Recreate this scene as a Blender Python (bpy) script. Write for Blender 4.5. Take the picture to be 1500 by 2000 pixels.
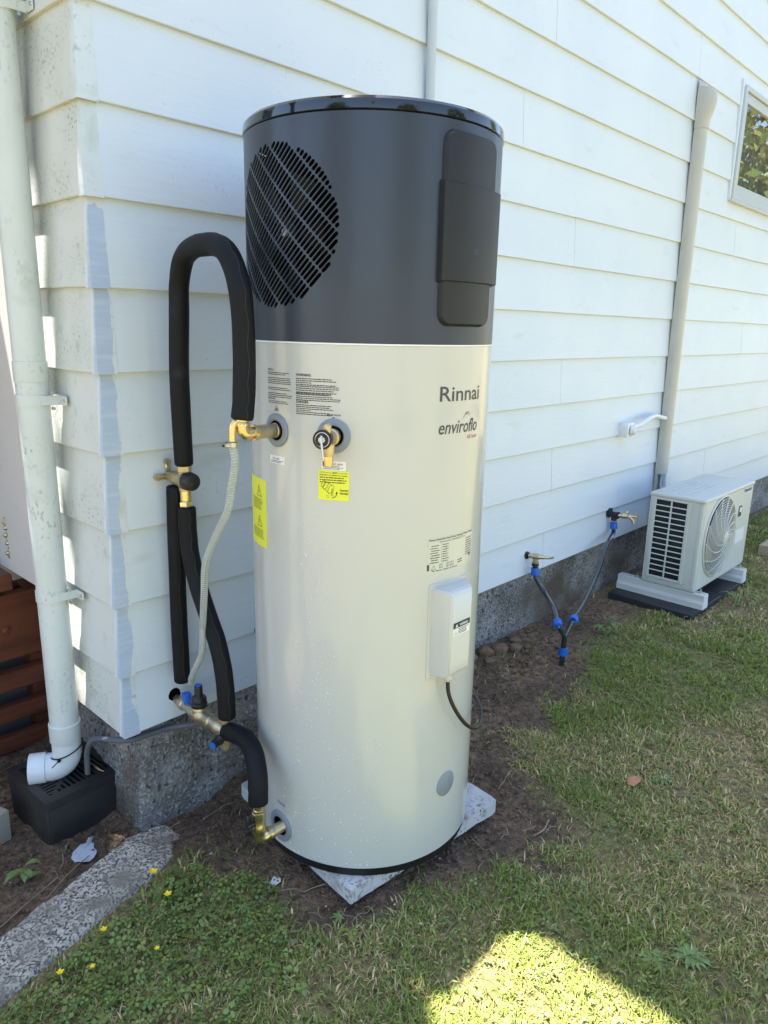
import bpy, bmesh, math, random
import numpy as np
from mathutils import Vector, Matrix, geometry
random.seed(7); rng = np.random.default_rng(11)
R_ = math.radians
for o in list(bpy.data.objects): bpy.data.objects.remove(o)
scene = bpy.context.scene
COL = scene.collection

# ------------------------------------------------------------------ camera
cam_d = bpy.data.cameras.new('camera'); cam = bpy.data.objects.new('camera', cam_d); COL.objects.link(cam)
yaw, pitch, roll, FPX = 0.817177, -0.247655, 0.021451, 1422.5
fwd = Vector((math.sin(yaw)*math.cos(pitch), math.cos(yaw)*math.cos(pitch), math.sin(pitch)))
rt = Vector((math.cos(yaw), -math.sin(yaw), 0)); up = rt.cross(fwd)
cx_ = rt*math.cos(roll) + up*math.sin(roll); cy_ = -rt*math.sin(roll) + up*math.cos(roll)
Mc = Matrix((cx_, cy_, -fwd)).transposed().to_4x4(); Mc.translation = Vector((-0.8889, -1.86835, 1.22172))
cam.matrix_world = Mc
cam_d.sensor_fit = 'VERTICAL'; cam_d.sensor_height = 36.0; cam_d.lens = 36.0*FPX/2000.0
cam_d.clip_start = 0.05; cam_d.clip_end = 400
scene.camera = cam
scene.cycles.max_bounces = 7; scene.cycles.diffuse_bounces = 3; scene.cycles.glossy_bounces = 4; scene.cycles.transmission_bounces = 6
scene.render.resolution_x, scene.render.resolution_y = 768, 1024

# ------------------------------------------------------------------ light
SUN_EL = R_(76.9); hx, hy = -0.447, 0.894
sdir = Vector((hx*math.cos(SUN_EL), hy*math.cos(SUN_EL), math.sin(SUN_EL)))
world = bpy.data.worlds.new('World'); scene.world = world; world.use_nodes = True
wn = world.node_tree; sky = wn.nodes.new('ShaderNodeTexSky'); sky.sky_type = 'NISHITA'; sky.sun_disc = False
sky.sun_elevation = SUN_EL; sky.sun_rotation = math.atan2(hx, hy); sky.air_density = 1.0; sky.dust_density = 1.0
bg = wn.nodes['Background']; bg.inputs['Strength'].default_value = 0.08
wn.links.new(sky.outputs[0], bg.inputs['Color'])
sl = bpy.data.lights.new('sun', 'SUN'); sl.energy = 5.0; sl.angle = R_(0.53); sl.color = (1.0, .95, .87)
so = bpy.data.objects.new('sun', sl); COL.objects.link(so)
so.rotation_euler = (-sdir).to_track_quat('-Z', 'Y').to_euler(); so.location = (0, 0, 12)
scene.view_settings.view_transform = 'Standard'; scene.view_settings.look = 'None'
scene.view_settings.exposure = 2.7; scene.view_settings.gamma = 1.0

# ------------------------------------------------------------------ helpers
def V(*a): return Vector(a)
class MB:
    def __init__(s): s.v = []; s.f = []; s.uvn = None
    def add(s, vs, fs):
        o = len(s.v); s.v += [tuple(p) for p in vs]; s.f += [tuple(i+o for i in f) for f in fs]; return s
    def box(s, c, d, rot=None, bev=0.0, seg=1):
        bm = bmesh.new(); bmesh.ops.create_cube(bm, size=1.0)
        for v in bm.verts: v.co = Vector((v.co.x*d[0], v.co.y*d[1], v.co.z*d[2]))
        if bev: bmesh.ops.bevel(bm, geom=list(bm.edges), offset=bev, segments=seg, profile=.5, affect='EDGES')
        M = (rot.to_4x4() if rot else Matrix.Identity(4)); M.translation = Vector(c); bm.transform(M)
        bm.verts.index_update()
        s.add([v.co for v in bm.verts], [[v.index for v in f.verts] for f in bm.faces]); bm.free(); return s
    def bx(s, x0, x1, y0, y1, z0, z1, bev=0.0, seg=1):
        return s.box(((x0+x1)/2, (y0+y1)/2, (z0+z1)/2), (x1-x0, y1-y0, z1-z0), None, bev, seg)
    def lathe(s, p, ax, prof, n=24, cap=True, sx=1.0):
        p = Vector(p); ax = Vector(ax).normalized(); q = ax.to_track_quat('Z', 'Y').to_matrix()
        vs = []; fs = []
        for t, r in prof:
            for i in range(n):
                a = 2*math.pi*i/n; vs.append(p + q @ Vector((r*math.cos(a)*sx, r*math.sin(a), t)))
        for k in range(len(prof)-1):
            for i in range(n):
                j = (i+1) % n; fs.append((k*n+i, k*n+j, (k+1)*n+j, (k+1)*n+i))
        if cap:
            fs.append(tuple(reversed(range(n)))); fs.append(tuple(range((len(prof)-1)*n, len(prof)*n)))
        return s.add(vs, fs)
    def tube(s, pts, r, n=16, cap=True, closed=False):
        pts = [Vector(p) for p in pts]; m = len(pts); rr = r if hasattr(r, '__len__') else [r]*m
        T = []
        for i in range(m):
            a = pts[(i-1) % m] if closed else pts[max(i-1, 0)]; b = pts[(i+1) % m] if closed else pts[min(i+1, m-1)]
            T.append((b-a).normalized())
        u = T[0].orthogonal().normalized(); vs = []; fs = []
        for i in range(m):
            u = (u - T[i]*u.dot(T[i])).normalized(); w = T[i].cross(u)
            for k in range(n):
                a = 2*math.pi*k/n; vs.append(pts[i] + (u*math.cos(a) + w*math.sin(a))*rr[i])
        for i in range(m if closed else m-1):
            for k in range(n):
                l = (k+1) % n; j = (i+1) % m; fs.append((i*n+k, i*n+l, j*n+l, j*n+k))
        if cap and not closed:
            fs.append(tuple(reversed(range(n)))); fs.append(tuple(range((m-1)*n, m*n)))
        return s.add(vs, fs)
    def prism(s, loop, d):
        n = len(loop); d = Vector(d); a = [Vector(p) for p in loop]; vs = a + [p+d for p in a]
        fs = [tuple(range(n)), tuple(reversed(range(n, 2*n)))] + [(i, (i+n), (i+1) % n+n, (i+1) % n) for i in range(n)]
        return s.add(vs, fs)
def mesh_of(mb, name, mat, ang=38, smooth=True):
    me = bpy.data.meshes.new(name); me.from_pydata([tuple(v) for v in mb.v], [], mb.f)
    bm = bmesh.new(); bm.from_mesh(me); bmesh.ops.recalc_face_normals(bm, faces=bm.faces); bm.to_mesh(me); bm.free()
    if smooth: me.shade_smooth(); me.set_sharp_from_angle(angle=R_(ang))
    if mat: me.materials.append(mat)
    return me
def part(name, mb, mat, parent=None, ang=38, smooth=True, label=None):
    me = mb if isinstance(mb, bpy.types.Mesh) else mesh_of(mb, name, mat, ang, smooth)
    o = bpy.data.objects.new(name, me); COL.objects.link(o)
    if parent is not None:
        o.parent = parent
        if parent.type == 'EMPTY': o.location = -parent.location
    if label: o['label'] = label
    return o
def tag(o, label, cat=None, group=None, kind=None):
    o['label'] = label
    if cat: o['category'] = cat
    if group: o['group'] = group
    if kind: o['kind'] = kind
    return o
def thing(name, label, cat, loc=(0, 0, 0), group=None):
    o = bpy.data.objects.new(name, None); COL.objects.link(o); o.location = loc; o.empty_display_size = .1
    return tag(o, label, cat, group)
def inst(name, me, parent, off):
    o = bpy.data.objects.new(name, me); COL.objects.link(o); o.parent = parent
    o.location = Vector(off) - (parent.location if parent.type == 'EMPTY' else Vector((0, 0, 0))); return o
def spline(pts, n=10):
    P = [Vector(p) for p in pts]; P = [P[0]*2-P[1]] + P + [P[-1]*2-P[-2]]; out = []
    for i in range(1, len(P)-2):
        for k in range(n):
            t = k/n; a, b, c, d = P[i-1:i+3]
            out.append(.5*((2*b) + (c-a)*t + (2*a-5*b+4*c-d)*t*t + (3*b-a-3*c+d)*t**3))
    out.append(P[-2]); return out
# numpy value noise
_tab = rng.random((256, 256))
def vnoise(x, y):
    xi = np.floor(x).astype(int); yi = np.floor(y).astype(int); fx = x-xi; fy = y-yi
    fx = fx*fx*(3-2*fx); fy = fy*fy*(3-2*fy); g = lambda a, b: _tab[a % 256, b % 256]
    return (g(xi, yi)*(1-fx)+g(xi+1, yi)*fx)*(1-fy)+(g(xi, yi+1)*(1-fx)+g(xi+1, yi+1)*fx)*fy
def fbm(x, y, o=4):
    s = 0; a = .5
    for k in range(o): s = s+a*vnoise(x*2**k+17*k, y*2**k+31*k); a *= .5
    return s
# ------------------------------------------------------------------ materials
def mat(name, col, rough=.5, metal=0.0, spec=.5, noise=None, bump=None, coat=0, trans=0, sheen=0, ior=1.45, rvar=0, alpha=1):
    """noise: list of (scale, colour2, lo, hi, detail, stretch)  bump: (scale, strength, dist[,detail])"""
    m = bpy.data.materials.new(name); m.use_nodes = True; nt = m.node_tree; b = nt.nodes['Principled BSDF']
    N = nt.nodes.new; L = nt.links.new
    b.inputs['Base Color'].default_value = (*col, 1); b.inputs['Roughness'].default_value = rough
    b.inputs['Metallic'].default_value = metal; b.inputs['Specular IOR Level'].default_value = spec
    b.inputs['Coat Weight'].default_value = coat; b.inputs['Coat Roughness'].default_value = .08
    b.inputs['Transmission Weight'].default_value = trans; b.inputs['IOR'].default_value = ior
    b.inputs['Alpha'].default_value = alpha
    geo = N('ShaderNodeNewGeometry'); cur = None
    for it in (noise or []):
        sc, c2, lo, hi = it[:4]; det = it[4] if len(it) > 4 else 5; st = it[5] if len(it) > 5 else None
        src = geo.outputs['Position']
        if st:
            mp = N('ShaderNodeMapping'); mp.inputs['Scale'].default_value = st; L(src, mp.inputs['Vector']); src = mp.outputs[0]
        n = N('ShaderNodeTexNoise'); n.inputs['Scale'].default_value = sc; n.inputs['Detail'].default_value = det; L(src, n.inputs['Vector'])
        mr = N('ShaderNodeMapRange'); mr.inputs['From Min'].default_value = lo; mr.inputs['From Max'].default_value = hi
        L(n.outputs['Fac'], mr.inputs['Value']); fac = mr.outputs[0]
        if len(it) > 6:   # gather the marks into patches
            n2 = N('ShaderNodeTexNoise'); n2.inputs['Scale'].default_value = it[6][0]; n2.inputs['Detail'].default_value = 3; L(geo.outputs['Position'], n2.inputs['Vector'])
            m2 = N('ShaderNodeMapRange'); m2.inputs['From Min'].default_value = it[6][1]; m2.inputs['From Max'].default_value = it[6][2]; L(n2.outputs['Fac'], m2.inputs['Value'])
            mm = N('ShaderNodeMath'); mm.operation = 'MULTIPLY'; L(fac, mm.inputs[0]); L(m2.outputs[0], mm.inputs[1]); fac = mm.outputs[0]
        mx = N('ShaderNodeMix'); mx.data_type = 'RGBA'; L(fac, mx.inputs[0])
        if cur is None: mx.inputs[6].default_value = (*col, 1)
        else: L(cur, mx.inputs[6])
        mx.inputs[7].default_value = (*c2, 1); cur = mx.outputs[2]
    if cur is not None: L(cur, b.inputs['Base Color'])
    if bump:
        n = N('ShaderNodeTexNoise'); n.inputs['Scale'].default_value = bump[0]; n.inputs['Detail'].default_value = bump[3] if len(bump) > 3 else 4
        src = geo.outputs['Position']
        if len(bump) > 4:
            mp = N('ShaderNodeMapping'); mp.inputs['Scale'].default_value = bump[4]; L(src, mp.inputs['Vector']); src = mp.outputs[0]
        L(src, n.inputs['Vector'])
        bp = N('ShaderNodeBump'); bp.inputs['Strength'].default_value = bump[1]; bp.inputs['Distance'].default_value = bump[2]
        L(n.outputs['Fac'], bp.inputs['Height']); L(bp.outputs[0], b.inputs['Normal'])
    if rvar:
        n = N('ShaderNodeTexNoise'); n.inputs['Scale'].default_value = 30; L(geo.outputs['Position'], n.inputs['Vector'])
        mr = N('ShaderNodeMapRange'); mr.inputs['To Min'].default_value = rough-rvar; mr.inputs['To Max'].default_value = rough+rvar
        L(n.outputs['Fac'], mr.inputs['Value']); L(mr.outputs[0], b.inputs['Roughness'])
    m['_cur'] = 0
    return m
M = {}
M['paint'] = mat('white_weatherboard_paint', (.63, .69, .735), .42, noise=[(2.3, (.59, .66, .715), .4, .7), (130, (.42, .46, .44), .60, .72, 7, (1, 1, .6), (3.5, .52, .74)), (7, (.50, .55, .51), .62, .88, 8, (.6, 1, 2.2))], bump=(75, .30, .003, 5, (.14, 1, 1)))
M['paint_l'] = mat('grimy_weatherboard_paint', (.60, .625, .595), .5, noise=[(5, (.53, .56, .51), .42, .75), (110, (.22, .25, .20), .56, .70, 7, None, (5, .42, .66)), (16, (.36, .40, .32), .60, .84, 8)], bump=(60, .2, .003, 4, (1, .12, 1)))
M['soak'] = mat('soaker_paint', (.62, .665, .675), .45, noise=[(60, (.36, .40, .34), .60, .8, 7), (12, (.48, .52, .46), .5, .8)])
M['found'] = mat('rough_foundation_concrete', (.29, .285, .27), .92, noise=[(7, (.16, .15, .13), .42, .60, 9), (95, (.46, .455, .44), .52, .66, 5), (60, (.07, .066, .056), .55, .66, 6), (2.2, (.12, .095, .065), .52, .68, 7)], bump=(95, 1.0, .018, 9))
M['fstone'] = mat('weathered_strip_concrete', (.56, .49, .39), .92, noise=[(130, (.085, .078, .065), .49, .58, 4), (60, (.22, .20, .17), .52, .62, 5), (7, (.24, .21, .16), .48, .68, 6), (5, (.16, .16, .07), .62, .75, 7)], bump=(110, 1.0, .008, 5))
M['paver'] = mat('paver_concrete', (.55, .54, .52), .85, noise=[(14, (.45, .44, .42), .4, .7, 7), (85, (.08, .062, .045), .52, .58, 6, None, (6, .38, .56)), (11, (.20, .155, .11), .56, .70, 9)], bump=(90, .4, .004, 6))
M['soil'] = None
M['beige'] = mat('cylinder_beige_enamel', (.495, .50, .468), .24, spec=.5, coat=.55, noise=[(4, (.48, .485, .455), .4, .7)])
M['grey'] = mat('upper_shell_charcoal_satin', (.042, .052, .072), .34, metal=.2, spec=.4, coat=.06)
M['gloss'] = mat('lid_gloss_black', (.008, .009, .012), .06, coat=.6)
M['panel'] = mat('panel_dark_plastic', (.012, .013, .016), .45, spec=.4, noise=[(6, (.015, .016, .019), .4, .7)], bump=(400, .1, .0005))
M['dark'] = mat('fan_cavity_dark', (.0018, .0018, .002), .9, spec=.05)
M['fanblk'] = mat('fan_blade_black', (.0035, .004, .0045), .5, spec=.2)
M['alloy'] = mat('dull_aluminium', (.55, .56, .56), .35, metal=.9)
M['seam'] = mat('bright_seam_trim', (.8, .8, .76), .3)
M['base'] = mat('black_base_plastic', (.010, .010, .011), .4)
M['flange'] = mat('grey_flange_plastic', (.21, .245, .275), .42)
M['foam'] = mat('black_foam_insulation', (.0045, .0052, .0068), .62, spec=.28, noise=[(9, (.022, .024, .027), .62, .82, 9)], bump=(300, .12, .001))
M['slit'] = mat('foam_slit_edge', (.016, .017, .019), .7)
M['brass'] = mat('bright_brass', (.70, .57, .31), .27, metal=1.0, noise=[(20, (.50, .40, .22), .45, .75)], rvar=.08)
M['brass2'] = mat('dull_bronze_brass', (.58, .49, .31), .38, metal=.9, noise=[(25, (.36, .31, .21), .45, .75)], bump=(180, .25, .002))
M['black'] = mat('black_plastic', (.012, .012, .013), .4)
M['blue'] = mat('blue_plastic', (.012, .12, .50), .36)
M['white'] = mat('white_plastic', (.72, .74, .73), .35)
M['pvc'] = mat('weathered_white_pvc', (.60, .645, .625), .40, noise=[(4, (.56, .605, .58), .4, .7), (95, (.30, .33, .30), .56, .70, 8, (1, 1, .6), (5, .50, .68)), (9, (.42, .46, .41), .64, .84, 9)])
M['pvcn'] = mat('new_white_pvc', (.62, .66, .68), .30, noise=[(18, (.60, .62, .6), .6, .8, 6)])
M['hose'] = mat('clear_hose', (.80, .84, .82), .18, trans=.75, ior=1.2)
M['hosed'] = mat('smoky_hose', (.16, .17, .19), .3, trans=.35, ior=1.2)
M['coil'] = mat('hose_spiral', (.55, .58, .57), .4)
M['coild'] = mat('hose_spiral_dark', (.13, .135, .15), .4)
M['steel'] = mat('screw_steel', (.5, .5, .5), .3, metal=1)
M['box'] = mat('drain_box_black', (.022, .021, .021), .5, noise=[(7, (.042, .036, .029), .5, .75, 7), (60, (.06, .055, .045), .66, .8)], bump=(90, .35, .004))
M['red'] = mat('red_deck_stain', (.17, .054, .027), .5, noise=[(3, (.10, .032, .018), .4, .7, 6, (1, 1, 9)), (60, (.30, .12, .07), .68, .85)], bump=(30, .25, .003, 5, (.1, 1, 2)))
M['post'] = mat('pale_jamb_paint', (.62, .60, .58), .5, noise=[(20, (.45, .42, .38), .66, .85, 7)])
M['ac'] = mat('ac_ivory_enamel', (.56, .575, .535), .38, noise=[(30, (.49, .505, .465), .62, .8, 6)])
M['acfan'] = mat('ac_grille_plastic', (.56, .575, .53), .4)
M['fins'] = mat('ac_coil_fins', (.012, .02, .024), .5, noise=[(3, (.05, .07, .075), .55, .75, 3, (1, 1, 3))])
M['bell'] = mat('ac_fan_shroud', (.36, .355, .31), .5)
M['rail'] = mat('rail_aluminium', (.62, .63, .60), .45, noise=[(12, (.5, .5, .47), .5, .75, 6, (1, .15, 3))])
M['pad'] = mat('black_pad_rubber', (.026, .026, .029), .6, noise=[(18, (.05, .046, .04), .55, .8, 6)], bump=(120, .3, .002))
M['duct'] = mat('trunking_ivory', (.47, .46, .40), .32, noise=[(8, (.44, .43, .375), .4, .7)])
M['cond'] = mat('grey_conduit_pvc', (.48, .53, .56), .4)
M['poly'] = mat('dark_poly_pipe', (.018, .024, .028), .16, coat=.7, spec=.8)
M['polyl'] = mat('poly_pipe_stripe', (.30, .35, .38), .25)
M['frame'] = mat('window_aluminium', (.56, .59, .61), .32, metal=.55)
M['glass'] = mat('window_glass', (.95, .97, .96), .0, trans=1.0, ior=1.5)
M['curtain'] = mat('grey_curtain', (.22, .23, .22), .9)
M['core'] = mat('house_inside_dark', (.10, .10, .10), .9)
M['roof'] = mat('painted_roof_iron', (.22, .20, .19), .6)
M['soffit'] = mat('white_soffit', (.75, .76, .76), .6)
M['timber'] = mat('pale_timber', (.42, .34, .22), .7, noise=[(6, (.33, .25, .15), .4, .7, 6, (1, 8, 8))])
M['plank'] = mat('old_plank', (.30, .27, .21), .8)
M['yellow'] = mat('sticker_yellow', (.72, .74, .045), .45)
M['stick'] = mat('sticker_white', (.72, .73, .72), .4)
M['ink'] = mat('print_ink', (.025, .026, .028), .5)
M['inkg'] = mat('print_ink_charcoal', (.055, .06, .066), .45)
M['inkr'] = mat('print_ink_red', (.45, .06, .06), .5)
M['inkb'] = mat('print_ink_blue', (.03, .05, .35), .45)
M['clearst'] = mat('plate_film', (.52, .535, .47), .22, coat=.4)
M['pebble'] = mat('pebble_stone', (.42, .39, .34), .8)
M['twig'] = mat('dry_straw', (.32, .26, .17), .8, noise=[(30, (.20, .15, .09), .4, .7)])
M['leafbrown'] = mat('dead_leaf', (.42, .20, .10), .6)
M['scrap'] = mat('white_scrap', (.50, .54, .60), .5, noise=[(30, (.30, .31, .33), .55, .7)])
M['petal'] = mat('yellow_petal', (.85, .62, .01), .5)
M['weed'] = mat('weed_leaf', (.12, .18, .05), .5, noise=[(60, (.18, .25, .08), .4, .7)])
M['bark'] = mat('tree_bark', (.10, .08, .06), .9, bump=(30, .6, .02))
M['clod'] = mat('soil_clod', (.145, .093, .056), .95, noise=[(40, (.21, .142, .092), .45, .7)], bump=(150, .5, .004))
# blue flaking paint on the corner soakers (a coat of its own, laid in patches)
def add_blue(m, axis_hi):
    nt = m.node_tree; N = nt.nodes.new; L = nt.links.new; b = nt.nodes['Principled BSDF']
    geo = N('ShaderNodeNewGeometry'); sep = N('ShaderNodeSeparateXYZ'); L(geo.outputs['Position'], sep.inputs[0])
    no = N('ShaderNodeTexNoise'); no.inputs['Scale'].default_value = 9; no.inputs['Detail'].default_value = 9
    mp = N('ShaderNodeMapping'); mp.inputs['Scale'].default_value = (1, 1, .55); L(geo.outputs['Position'], mp.inputs[0]); L(mp.outputs[0], no.inputs['Vector'])
    def mth(op, a, b_):
        n = N('ShaderNodeMath'); n.operation = op
        for i, q in enumerate((a, b_)):
            if isinstance(q, (int, float)): n.inputs[i].default_value = q
            else: L(q, n.inputs[i])
        return n.outputs[0]
    nx = mth('MULTIPLY', mth('SUBTRACT', no.outputs['Fac'], .5), .11)
    a = mth('LESS_THAN', mth('ADD', sep.outputs['X'], nx), axis_hi)
    zz = mth('LESS_THAN', mth('ADD', sep.outputs['Z'], mth('MULTIPLY', nx, 3.0)), 1.47)
    yy = mth('LESS_THAN', sep.outputs['Y'], .016)
    k = mth('MULTIPLY', mth('MULTIPLY', a, zz), yy)
    mx = N('ShaderNodeMix'); mx.data_type = 'RGBA'; L(k, mx.inputs[0])
    old = b.inputs['Base Color'].links[0].from_socket; L(old, mx.inputs[6])
    bl = N('ShaderNodeMix'); bl.data_type = 'RGBA'; bl.inputs[6].default_value = (.41, .50, .63, 1); bl.inputs[7].default_value = (.50, .57, .65, 1)
    n2 = N('ShaderNodeTexNoise'); n2.inputs['Scale'].default_value = 26; n2.inputs['Detail'].default_value = 5
    mp2 = N('ShaderNodeMapping'); mp2.inputs['Scale'].default_value = (.3, 1, 3); L(geo.outputs['Position'], mp2.inputs[0]); L(mp2.outputs[0], n2.inputs['Vector'])
    mr = N('ShaderNodeMapRange'); mr.inputs['From Min'].default_value = .45; mr.inputs['From Max'].default_value = .7; L(n2.outputs['Fac'], mr.inputs['Value'])
    L(mr.outputs[0], bl.inputs[0]); L(bl.outputs[2], mx.inputs[7]); L(mx.outputs[2], b.inputs['Base Color'])
add_blue(M['soak'], .041)
# vertex-coloured foliage / ground
def attr_mat(name, attr, rough=.6, transl=0.0, bump=None, spec=.3):
    m = bpy.data.materials.new(name); m.use_nodes = True; nt = m.node_tree; b = nt.nodes['Principled BSDF']
    a = nt.nodes.new('ShaderNodeAttribute'); a.attribute_name = attr; nt.links.new(a.outputs['Color'], b.inputs['Base Color'])
    b.inputs['Roughness'].default_value = rough; b.inputs['Specular IOR Level'].default_value = spec
    if transl:
        t = nt.nodes.new('ShaderNodeBsdfTranslucent'); nt.links.new(a.outputs['Color'], t.inputs['Color'])
        mx = nt.nodes.new('ShaderNodeMixShader'); mx.inputs[0].default_value = transl
        nt.links.new(b.outputs[0], mx.inputs[1]); nt.links.new(t.outputs[0], mx.inputs[2])
        nt.links.new(mx.outputs[0], nt.nodes['Material Output'].inputs['Surface'])
    return m
M['blade'] = attr_mat('grass_blade', 'tint', .55, .3)
M['leaf'] = attr_mat('tree_leaf', 'tint', .45, .35)

# ------------------------------------------------------------------ ground
SOIL = np.array([(1.94, -.53), (1.585, -.537), (1.424, -.594), (1.308, -.547), (1.12, -.706), (1.028, -.791), (1.02, -.991), (.892, -.964), (.811, -.966), (.784, -1.055), (.807, -1.126), (.736, -1.055), (.655, -.937), (.56, -.866), (.468, -.821), (.367, -.797), (.25, -.770), (.15, -.755), (.07, -.70), (.075, -.63), (.14, -.58), (.15, -.48), (.07, -.37), (.045, -.262), (-.03, -.20), (-.2, -.2), (-.31, -.24), (-.6, -.24), (-3, -.8), (-3, 9), (12, 9), (12, .02), (3.0, .02), (2.95, -.35), (2.3, -.30), (2.1, -.42)])
def inpoly(x, y, P):
    c = np.zeros(x.shape, bool); j = len(P)-1
    for i in range(len(P)):
        xi, yi = P[i]; xj, yj = P[j]
        k = ((yi > y) != (yj > y)) & (x < (xj-xi)*(y-yi)/(yj-yi+1e-12)+xi); c ^= k; j = i
    return c
def pdist(x, y, P):
    d = np.full(x.shape, 1e9)
    for i in range(len(P)):
        ax, ay = P[i-1]; bx, by = P[i]; ex, ey = bx-ax, by-ay
        t = np.clip(((x-ax)*ex+(y-ay)*ey)/(ex*ex+ey*ey+1e-12), 0, 1); d = np.minimum(d, np.hypot(x-ax-t*ex, y-ay-t*ey))
    return d
def grass_amount(x, y):
    d = pdist(x, y, SOIL); s = np.where(inpoly(x, y, SOIL), -d, d)
    s = s+(fbm(x*9, y*9)-.47)*.16+(fbm(x*30+5, y*30, 3)-.45)*.07
    return np.clip(s/.11+.5, 0, 1)
def sstep(a, b, x): t = np.clip((x-a)/(b-a), 0, 1); return t*t*(3-2*t)
def ground_z(x, y):
    z = -.285+0*x
    left = sstep(.12, -.06, x)*sstep(-.13, .02, y+.30*np.minimum(x, 0)*-1)        # bed between strip, deck and house corner
    z = z-.070*left
    z = z-.045*sstep(.55, .15, x)*sstep(-.22, .0, y)*(1-left)
    z = z-.012*sstep(2, 6, x)
    lx = (x-.5755)*math.cos(R_(5.05))-(y+.4375)*math.sin(R_(5.05)); ly = (x-.5755)*math.sin(R_(5.05))+(y+.4375)*math.cos(R_(5.05))
    z = z-.016*sstep(.20, .02, np.maximum(np.abs(lx)-.3, np.abs(ly)-.3))     # hollow scraped for the paver
    g = grass_amount(x, y)
    z = z+(fbm(x*2.2, y*2.2, 3)-.45)*.022+(1-g)*((fbm(x*22, y*22, 4)-.45)*.030)
    return z
def np_mesh(name, verts, faces_flat, nper, mat_, tint=None, smooth=False):
    me = bpy.data.meshes.new(name); nf = len(faces_flat)//nper
    me.vertices.add(len(verts)); me.vertices.foreach_set('co', np.asarray(verts, np.float32).ravel())
    me.loops.add(len(faces_flat)); me.loops.foreach_set('vertex_index', np.asarray(faces_flat, np.int32).ravel())
    me.polygons.add(nf); me.polygons.foreach_set('loop_start', np.arange(nf, dtype=np.int32)*nper)
    try: me.polygons.foreach_set('loop_total', np.full(nf, nper, np.int32))
    except Exception: pass
    if tint is not None:
        a = me.attributes.new('tint', 'FLOAT_COLOR', 'POINT'); a.data.foreach_set('color', np.c_[tint, np.ones(len(tint))].astype(np.float32).ravel())
    me.update(); me.validate()
    if smooth: me.shade_smooth()
    me.materials.append(mat_); return me
gm = bpy.data.materials.new('ground_soil_and_turf'); gm.use_nodes = True; nt = gm.node_tree; b = nt.nodes['Principled BSDF']
N = nt.nodes.new; L = nt.links.new
at = N('ShaderNodeAttribute'); at.attribute_name = 'tint'; geo = N('ShaderNodeNewGeometry')
ns = N('ShaderNodeTexNoise'); ns.inputs['Scale'].default_value = 45; ns.inputs['Detail'].default_value = 8; L(geo.outputs['Position'], ns.inputs['Vector'])
mr = N('ShaderNodeMapRange'); mr.inputs['From Min'].default_value = .3; mr.inputs['From Max'].default_value = .7; mr.inputs['To Min'].default_value = .38; mr.inputs['To Max'].default_value = 1.55
L(ns.outputs['Fac'], mr.inputs['Value'])
mu = N('ShaderNodeVectorMath'); mu.operation = 'SCALE'; L(at.outputs['Color'], mu.inputs[0]); L(mr.outputs[0], mu.inputs['Scale'])
n3 = N('ShaderNodeTexNoise'); n3.inputs['Scale'].default_value = 190; n3.inputs['Detail'].default_value = 3; L(geo.outputs['Position'], n3.inputs['Vector'])
m3 = N('ShaderNodeMapRange'); m3.inputs['From Min'].default_value = .68; m3.inputs['From Max'].default_value = .76; L(n3.outputs['Fac'], m3.inputs['Value'])
mx = N('ShaderNodeMix'); mx.data_type = 'RGBA'; L(m3.outputs[0], mx.inputs[0]); L(mu.outputs[0], mx.inputs[6]); mx.inputs[7].default_value = (.19, .16, .12, 1)
L(mx.outputs[2], b.inputs['Base Color']); b.inputs['Roughness'].default_value = .95
n4 = N('ShaderNodeTexNoise'); n4.inputs['Scale'].default_value = 95; n4.inputs['Detail'].default_value = 7; L(geo.outputs['Position'], n4.inputs['Vector'])
bp = N('ShaderNodeBump'); bp.inputs['Strength'].default_value = 1.0; bp.inputs['Distance'].default_value = .024; L(n4.outputs['Fac'], bp.inputs['Height']); L(bp.outputs[0], b.inputs['Normal'])
def axis(lo, hi, a, b_, fine, coarse):
    out = [lo]
    while out[-1] < hi:
        x = out[-1]; d = 0 if a <= x <= b_ else min(abs(x-a), abs(x-b_))
        out.append(x+fine+min(coarse, d*.25))
    return np.array(out)
gx = axis(-60, 70, -.8, 2.3, .0125, 8); gy = axis(-70, 9, -1.7, .75, .0125, 8)
X, Y = np.meshgrid(gx, gy, indexing='ij'); Zg = ground_z(X, Y)
g = grass_amount(X, Y)
far = sstep(2.0, 3.2, X)*0
soilc = np.array([.175, .112, .066]); turf = np.array([.195, .165, .06]); dry = np.array([.28, .205, .095])
pz = fbm(X*1.7+9, Y*1.7, 3); tcol = turf+(dry-turf)*np.clip((pz-.42)*3.5, 0, 1)[..., None]
wet = sstep(.0, .25, fbm(X*4, Y*4, 3)-.35)[..., None]; sc_ = soilc*(.75+.5*wet)
tint = sc_*(1-g[..., None])+tcol*g[..., None]
mossy = np.exp(-(((X-.03)/.12)**2+((Y+.345)/.09)**2))*sstep(.35, .5, fbm(X*25, Y*25, 3)); tint = tint+(np.array([.12, .135, .022])-tint)*np.clip(mossy*1.1, 0, 1)[..., None]
nx_, ny_ = X.shape; idx = np.arange(nx_*ny_).reshape(nx_, ny_)
ff = np.stack([idx[:-1, :-1], idx[1:, :-1], idx[1:, 1:], idx[:-1, 1:]], -1).reshape(-1)
gme = np_mesh('ground', np.stack([X, Y, Zg], -1).reshape(-1, 3), ff, 4, gm, tint.reshape(-1, 3), True)
go = bpy.data.objects.new('ground', gme); COL.objects.link(go); tag(go, 'bare dark soil and lawn turf around the house', kind='structure')

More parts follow.
